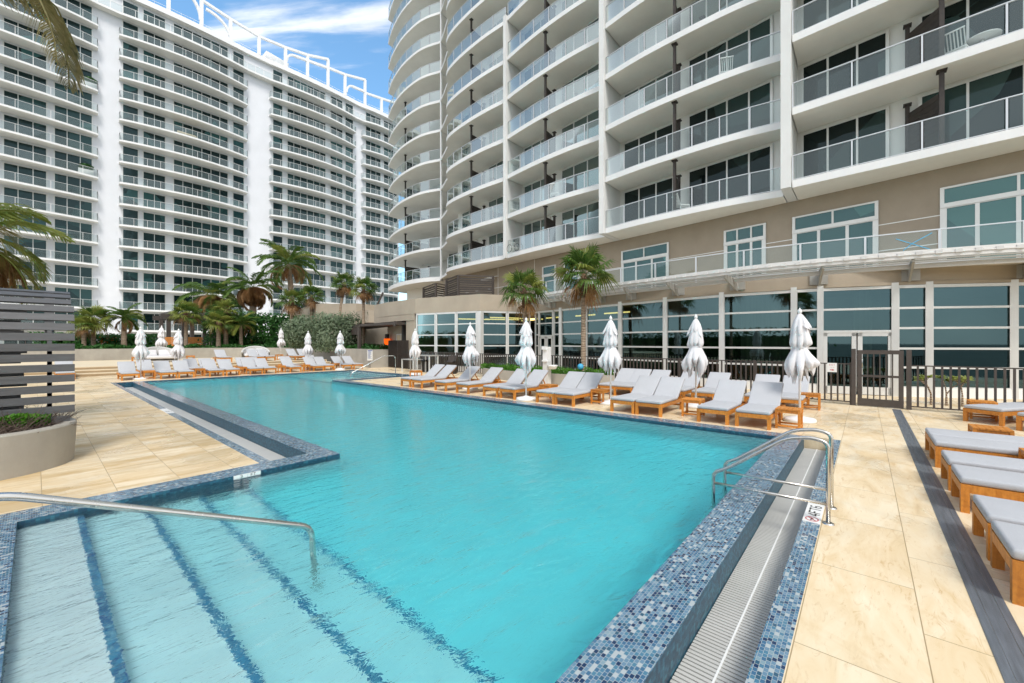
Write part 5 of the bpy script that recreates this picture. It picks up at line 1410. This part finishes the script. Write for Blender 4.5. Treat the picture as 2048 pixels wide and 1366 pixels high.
# white rounded daybeds
def daybed(label, x, y, z, rz):
    t = thing('daybed', label, 'daybed', (x, y, z), rz, 'rounded white daybeds')
    mb = MB(); n = 20
    for i in range(n):
        a0 = PI * .02 + PI * .96 * i / n; a1 = PI * .02 + PI * .96 * (i + 1) / n; q = []
        for a in (a0, a1):
            h = .45 + .55 * math.sin(a) ** .8; q.append((1.0 * math.cos(a), .85 * math.sin(a), h))
        mb.face([(q[0][0], q[0][1], .08), (q[1][0], q[1][1], .08), q[1], q[0]], 0, True); mb.face([(q[0][0] * .88, q[0][1] * .88, .3), (q[1][0] * .88, q[1][1] * .88, .3), (q[1][0] * .88, q[1][1] * .88, q[1][2]), (q[0][0] * .88, q[0][1] * .88, q[0][2])], 0, True)
    mb.build('shell', M['wicker'], t)
    mb = MB(); pts = [(.96 * math.cos(PI * .02 + PI * .96 * i / n), .81 * math.sin(PI * .02 + PI * .96 * i / n), .45 + .55 * math.sin(PI * .02 + PI * .96 * i / n) ** .8) for i in range(n + 1)]
    mb.tube(pts, .075, 0, 8); mb.build('rim', M['wicker'], t)
    mb = MB(); bm_into(mb, rbox(1.65, 1.15, .20, .07), Matrix.Translation((0, .05, .25))); mb.build('cushion', M['canvas'], t)
    for sx in (-.4, .4): mb = MB(); bm_into(mb, rbox(.7, .2, .42, .08), Matrix.Translation((sx, .58, .42)) @ Matrix.Rotation(-.3, 4, 'X')); mb.build('bolster', M['canvas'], t)
daybed('rounded white daybed between two teak tables on the left of the raised terrace', 5.6, 36.6, .45, .1)
daybed('rounded white daybed seen behind the raised loungers in the middle of the terrace', 11.8, 37.8, .45, -.2)
table(4.3, 36.0, 'teak table left of the white daybed on the terrace', 0, .45); table(7.2, 36.4, 'teak table right of the white daybed on the terrace', 0, .45)

# =================== railing, gates ===================
GR_ = 'panels of dark pool railing'
FNC = [(15.25, -6.6), (15.28, -3.6), (15.27, -.92)]
def rail_panel(a, b, label, h=1.18, pitch=.15, stop=True):
    t = thing('metal_railing', label, 'railing', (0, 0, 0)); A, B = Vector(a), Vector(b); d = B - A; L = d.length; d.normalize()
    mb = MB(); mb.bar((*A, h), (*B, h), .045, .03); mb.bar((*A, .09), (*B, .09), .045, .03); mb.build('rail', M['darkmetal'], t)
    mb = MB(); n = max(2, round(L / pitch))
    for i in range(1, n):
        p = A + d * (L * i / n); mb.bar((p.x, p.y, .10), (p.x, p.y, h - .012), .042, .042)
    mb.build('pickets', M['darkmetal'], t)
    m = max(1, round(L / 2.4))
    for i in range(m + 1):
        p = A + d * (L * i / m); q = MB(); q.bar((p.x, p.y, 0), (p.x, p.y, h + .04), .06, .06); q.build('post', M['darkmetal'], t)
rail_panel((15.22, -7.5), (15.27, -.92), 'dark pool railing to the right of the gate before the frangipani plants')
rail_panel((15.35, .30), (15.85, 7.7), 'dark pool railing behind the back row of loungers carrying the exit sign')
rail_panel((15.85, 7.9), (16.15, 15.6), 'dark pool railing behind the green curved planter')
rail_panel((16.15, 15.75), (16.35, 23.2), 'dark pool railing between the curved planter and the brown double gate')
t = thing('metal_gate', 'dark metal gate with one middle rail between two thick posts', 'gate')
def yy_(px, X): return y_on(px, X)
ga, gb = Vector((15.30, .16)), Vector((15.27, -.80))
for p, hgt in ((Vector((15.33, .24)), 1.62), (Vector((15.27, -.90)), 1.60)):
    mb = MB(); mb.bar((p.x, p.y, 0), (p.x, p.y, hgt), .10, .10); mb.build('post', M['darkmetal'], t)
mb = MB(); mb.bar((*ga, 1.53), (*gb, 1.53), .05, .11); mb.bar((*ga, .12), (*gb, .12), .05, .20); mb.bar((*ga, .86), (*gb, .86), .05, .06)
for e in (ga + (gb - ga) * .055, gb + (ga - gb) * .055): mb.bar((e.x, e.y, .03), (e.x, e.y, 1.58), .10, .05, up=(1, 0, 0))
for i in range(1, 6):
    e = ga.lerp(gb, .1 + .8 * i / 6); mb.bar((e.x, e.y, .2), (e.x, e.y, 1.5), .03, .03)
mb.build('leaf', M['darkmetal'], t)
t = thing('slatted_gate', 'brown double slatted gate before the lift doors beside the planter wall', 'gate')
ga, gb = Vector((16.35, 23.3)), Vector((16.75, 26.2))
for s0, s1 in ((0, .49), (.51, 1)):
    A = ga.lerp(gb, s0); B = ga.lerp(gb, s1); mb = MB()
    for i in range(9): e = A.lerp(B, i / 8); mb.bar((e.x, e.y, .06), (e.x, e.y, 1.95), .04, .09, up=(1, 0, 0))
    for z in (.15, 1.0, 1.9): mb.bar((A.x + .03, A.y, z), (B.x + .03, B.y, z), .04, .09)
    mb.build('leaf', M['darkwood'], t)
# exit sign on the railing
px0, px1 = 1655, 1674
fa = Vector((15.33, y_on(px0, 15.33))); fb = Vector((15.31, y_on(px1, 15.31)))
t = thing('exit_sign', 'small white EXIT sign with a red arrow on the dark railing', 'sign')
zt = z_of(725.5, fa.x, fa.y); zb = z_of(743.5, fa.x, fa.y)
d = (fb - fa).normalized(); nn = Vector((-1, 0)); X_ = min(fa.x, fb.x) - .05
mb = MB(); mb.bar((X_, fa.y, (zt + zb) / 2), (X_, fb.y, (zt + zb) / 2), .008, zt - zb); mb.build('plate', M['sign'], t)
wid = abs(fa.y - fb.y); hgt = zt - zb
mb = MB(); hh = wid * .62 / textw('EXIT', 1)
letters(mb, 'EXIT', (X_ - .006, fa.y - wid * .2, zt - hgt * .14 - hh), (0, -1, 0), (0, 0, 1), hh, 0, -.0005)
h2 = wid * .50 / textw('THIS WAY', 1); letters(mb, 'THIS WAY', (X_ - .006, fa.y - wid * .26, zt - hgt * .46 - h2), (0, -1, 0), (0, 0, 1), h2, 0, -.0005)
zc = zb + hgt * .24; mb.bar((X_ - .006, fa.y - wid * .27, zc), (X_ - .006, fa.y - wid * .55, zc), .002, hgt * .08)
mb.face([(X_ - .007, fa.y - wid * .53, zc + hgt * .10), (X_ - .007, fa.y - wid * .53, zc - hgt * .10), (X_ - .007, fa.y - wid * .74, zc)])
mb.build('lettering', M['red'], t)
# pool rules notice on the planter wall
fy = 26.45; xa, xb = x_on(733.5, fy), x_on(743.5, fy)
t = thing('notice_board', 'white printed notice board with a blue heading on the end of the planter wall', 'notice')
mb = MB(); z1 = z_of(700, (xa + xb) / 2, fy); z0 = z_of(721, (xa + xb) / 2, fy); YN = 26.36 + .0
mb.bar((xa, YN, (z0 + z1) / 2), (xb, YN - .02, (z0 + z1) / 2), .02, z1 - z0); mb.build('plate', M['sign'], t)
mb = MB(); rr = random.Random(3)
mb.bar((xa + .03, YN - .015, z1 - .05), (xb - .03, YN - .035, z1 - .05), .006, .05)
for i in range(11):
    z = z1 - .12 - .047 * i; e = xa + .04 + (xb - xa - .08) * rr.uniform(.55, 1); mb.bar((xa + .04, YN - .018, z), (e, YN - .028, z), .004, .014)
mb.build('printing', M['blue'], t)
# drinking fountain at the curved planter
px = 1091; X = 14.0; y = y_on(px, X)
t = thing('drinking_fountain', 'pale metal drinking fountain post with a side basin before the curved planter', 'drinking fountain', (X + .1, y, 0))
mb = MB(); mb.box(-.14, .14, -.12, .12, 0, 1.0); mb.build('column', M['slat_light'], t)
mb = MB(); mb.box(-.14, .10, -.14, .12, 1.0, 1.62); mb.box(-.22, -.14, -.10, .12, 1.50, 1.64); mb.box(-.20, -.14, -.12, .12, 1.0, 1.07); mb.build('bottle_filler', M['plaswhite'], t)
mb = MB(); mb.lathe([(0, .68), (.13, .70), (.20, .82), (.21, .86), (.18, .86), (.12, .78), (0, .76)], (-.05, -.34, 0), 18); mb.bar((0, -.1, .72), (0, -.3, .74), .12, .10); mb.build('basin', M['plaswhite'], t)
t = thing('ball', 'blue plastic ball tied to the trunk of the nearer thatch palm', 'ball', (15.02, 9.1, .78))
mb = MB(); mb.lathe([(.13 * math.sin(PI * i / 10), .13 * math.cos(PI * i / 10)) for i in range(11)], seg=16); mb.build('shell', M['bluetape'], t)
# grey bar table and stools by the brown gate
X = 15.2; 
for k, (pa, pb, hh, lab) in enumerate(((812, 836, .78, 'low grey metal table beside the brown double gate'), (842, 868, 1.05, 'tall grey metal bar table by the dark railing'))):
    ya, yb = y_on(pa, X), y_on(pb, X); t = thing('metal_table', lab, 'table', (X, (ya + yb) / 2, 0)); w = abs(ya - yb) / 2
    mb = MB(); mb.box(-.35, .35, -w, w, hh - .05, hh); mb.build('table_top', M['bracket'], t)
    for sx in (-.31, .31):
        for sy in (-w + .04, w - .04): mb = MB(); mb.box(sx - .03, sx + .03, sy - .03, sy + .03, 0, hh - .05); mb.build('leg', M['alu'], t)
for k, (px, lab) in enumerate(((852, 'dark wicker stool hidden behind the tall bar table'), (905, 'dark brown wicker chair at the railing by the pool house corner'))):
    X = 15.7; t = thing('wicker_chair', lab, 'chair', (X, y_on(px, X), 0)); mb = MB(); mb.lathe([(.24, 0), (.28, .45), (.30, .75), (.34, 1.05), (.30, 1.05), (.26, .5), (0, .48)], seg=16, fn=lambda i, t_, r: (r, (-.4 if (i in (3, 4) and math.cos(t_) < -.2) else 0)))
    mb.build('shell', M['darkwood' if k else 'black'], t)
# dark pergola beyond the planter
pX0, pX1 = x_on(335, 50), x_on(540, 50); t = thing('pergola', 'dark timber pergola behind the palms on the planter terrace', 'pergola', (0, 0, 0))
for i in range(6):
    x = pX0 + (pX1 - pX0) * i / 5
    for y in (49.5, 53): mb = MB(); mb.box(x - .15, x + .15, y - .15, y + .15, .9, 4.0); mb.build('post', M['darkmetal'], t)
mb = MB()
for y in (49.3, 53.2): mb.box(pX0 - .6, pX1 + .6, y - .08, y + .08, 4.0, 4.45)
n = int((pX1 - pX0) / .45)
for i in range(n): x = pX0 + (pX1 - pX0) * i / n; mb.box(x - .05, x + .05, 48.7, 53.8, 4.45, 4.7)
mb.build('rafters', M['darkmetal'], t)
t = thing('glass_fence', 'pale glass fence run behind the planter terrace chairs', 'fence')
mb = MB(); balustrade(mb, [Vector((-14, 48.6)), Vector((16, 48.6))], 1.0, 1.25, 1.5); mb.build('glass_run', [M['balglass_far'], M['darkmetal']], t)
# small furniture left on balconies
def bchair(label, x, y, z, rz, mat='plaswhite'):
    t = thing('balcony_chair', label, 'chair', (x, y, z), rz, 'chairs left on balconies')
    mb = MB(); mb.box(-.28, .28, -.25, .25, .38, .42); mb.build('seat', M[mat], t)
    mb = MB()
    for i in range(7): xx = -.26 + .085 * i; mb.bar((xx, .25, .42), (xx, .42, .95), .03, .015)
    mb.bar((-.29, .43, .96), (.29, .43, .96), .04, .04); mb.build('backrest', M[mat], t)
    mb = MB()
    for sx in (-.26, .26):
        for sy in (-.23, .23): mb.bar((sx, sy, 0), (sx, sy, .40), .03, .03)
    mb.build('leg', M[mat], t)
bchair('white slatted chair behind the glass of the second lowest right hand balcony', 21.2, y_on(1915, 21.2), LV(1), 1.2)
t = thing('balcony_table', 'white round table beside the slatted chair on the second lowest right hand balcony', 'table', (21.5, y_on(1965, 21.5), LV(1)))
mb = MB(); mb.lathe([(0, .70), (.45, .70), (.45, .74), (0, .74)], seg=20); mb.build('table_top', M['plaswhite'], t); mb = MB(); mb.tube([(0, 0, 0), (0, 0, .70)], .04); mb.build('leg', M['plaswhite'], t)
bchair('pale chair on the lowest middle balcony above the nearer thatch palm', 22.3, y_on(1365, 22.3), LV(0), .8)
bchair('pale chair at the right end of the middle balcony column, third level', 22.3, y_on(1450, 22.3), LV(2), 2)
bchair('white chair standing on a middle balcony above the pool house canopy, second level', 23.4, y_on(1110, 23.4), LV(1), 2)
t = thing('bicycle', 'bicycle leaning behind the glass of the lowest narrow balcony over the palms', 'bicycle', (23.3, y_on(1026, 23.3), LV(0)), PI / 2)
for sx in (-.5, .5):
    mb = MB(); mb.tube([(sx + .33 * math.cos(2 * PI * i / 20), 0, .34 + .33 * math.sin(2 * PI * i / 20)) for i in range(21)], .022, 0, 6, cap=False); mb.build('wheel', M['black'], t)
mb = MB()
for a, b in (((-.5, 0, .34), (-.15, 0, .85)), ((-.5, 0, .34), (0, 0, .34)), ((0, 0, .34), (-.15, 0, .85)), ((-.12, 0, .78), (.38, 0, .80)), ((0, 0, .34), (.38, 0, .75)), ((.36, 0, .95), (.5, 0, .34)), ((.36, -.25, 1.0), (.36, .25, 1.0))): mb.bar(a, b, .03, .03)
mb.build('frame', M['bracket'], t); t.scale = (.72, .72, .85)
mb = MB(); mb.box(-.26, -.06, -.06, .06, .88, .93); mb.build('saddle', M['black'], t)
for i, (px, k, lab) in enumerate(((375, 9, 'tan sofa on the eighth balcony up the middle bay of the apartment block'),)):
    x = x_on(px, 80.9); t = thing('balcony_sofa', lab, 'sofa', (x, 80.9, LF[11 if i == 0 else k]))
    mb = MB(); bm_into(mb, rbox(2.4, .8, .42, .1), Matrix.Identity(4)); mb.build('seat', M['stone'], t)
    mb = MB(); bm_into(mb, rbox(2.4, .25, .8, .1), Matrix.Translation((0, .4, 0))); mb.build('backrest', M['stone'], t)
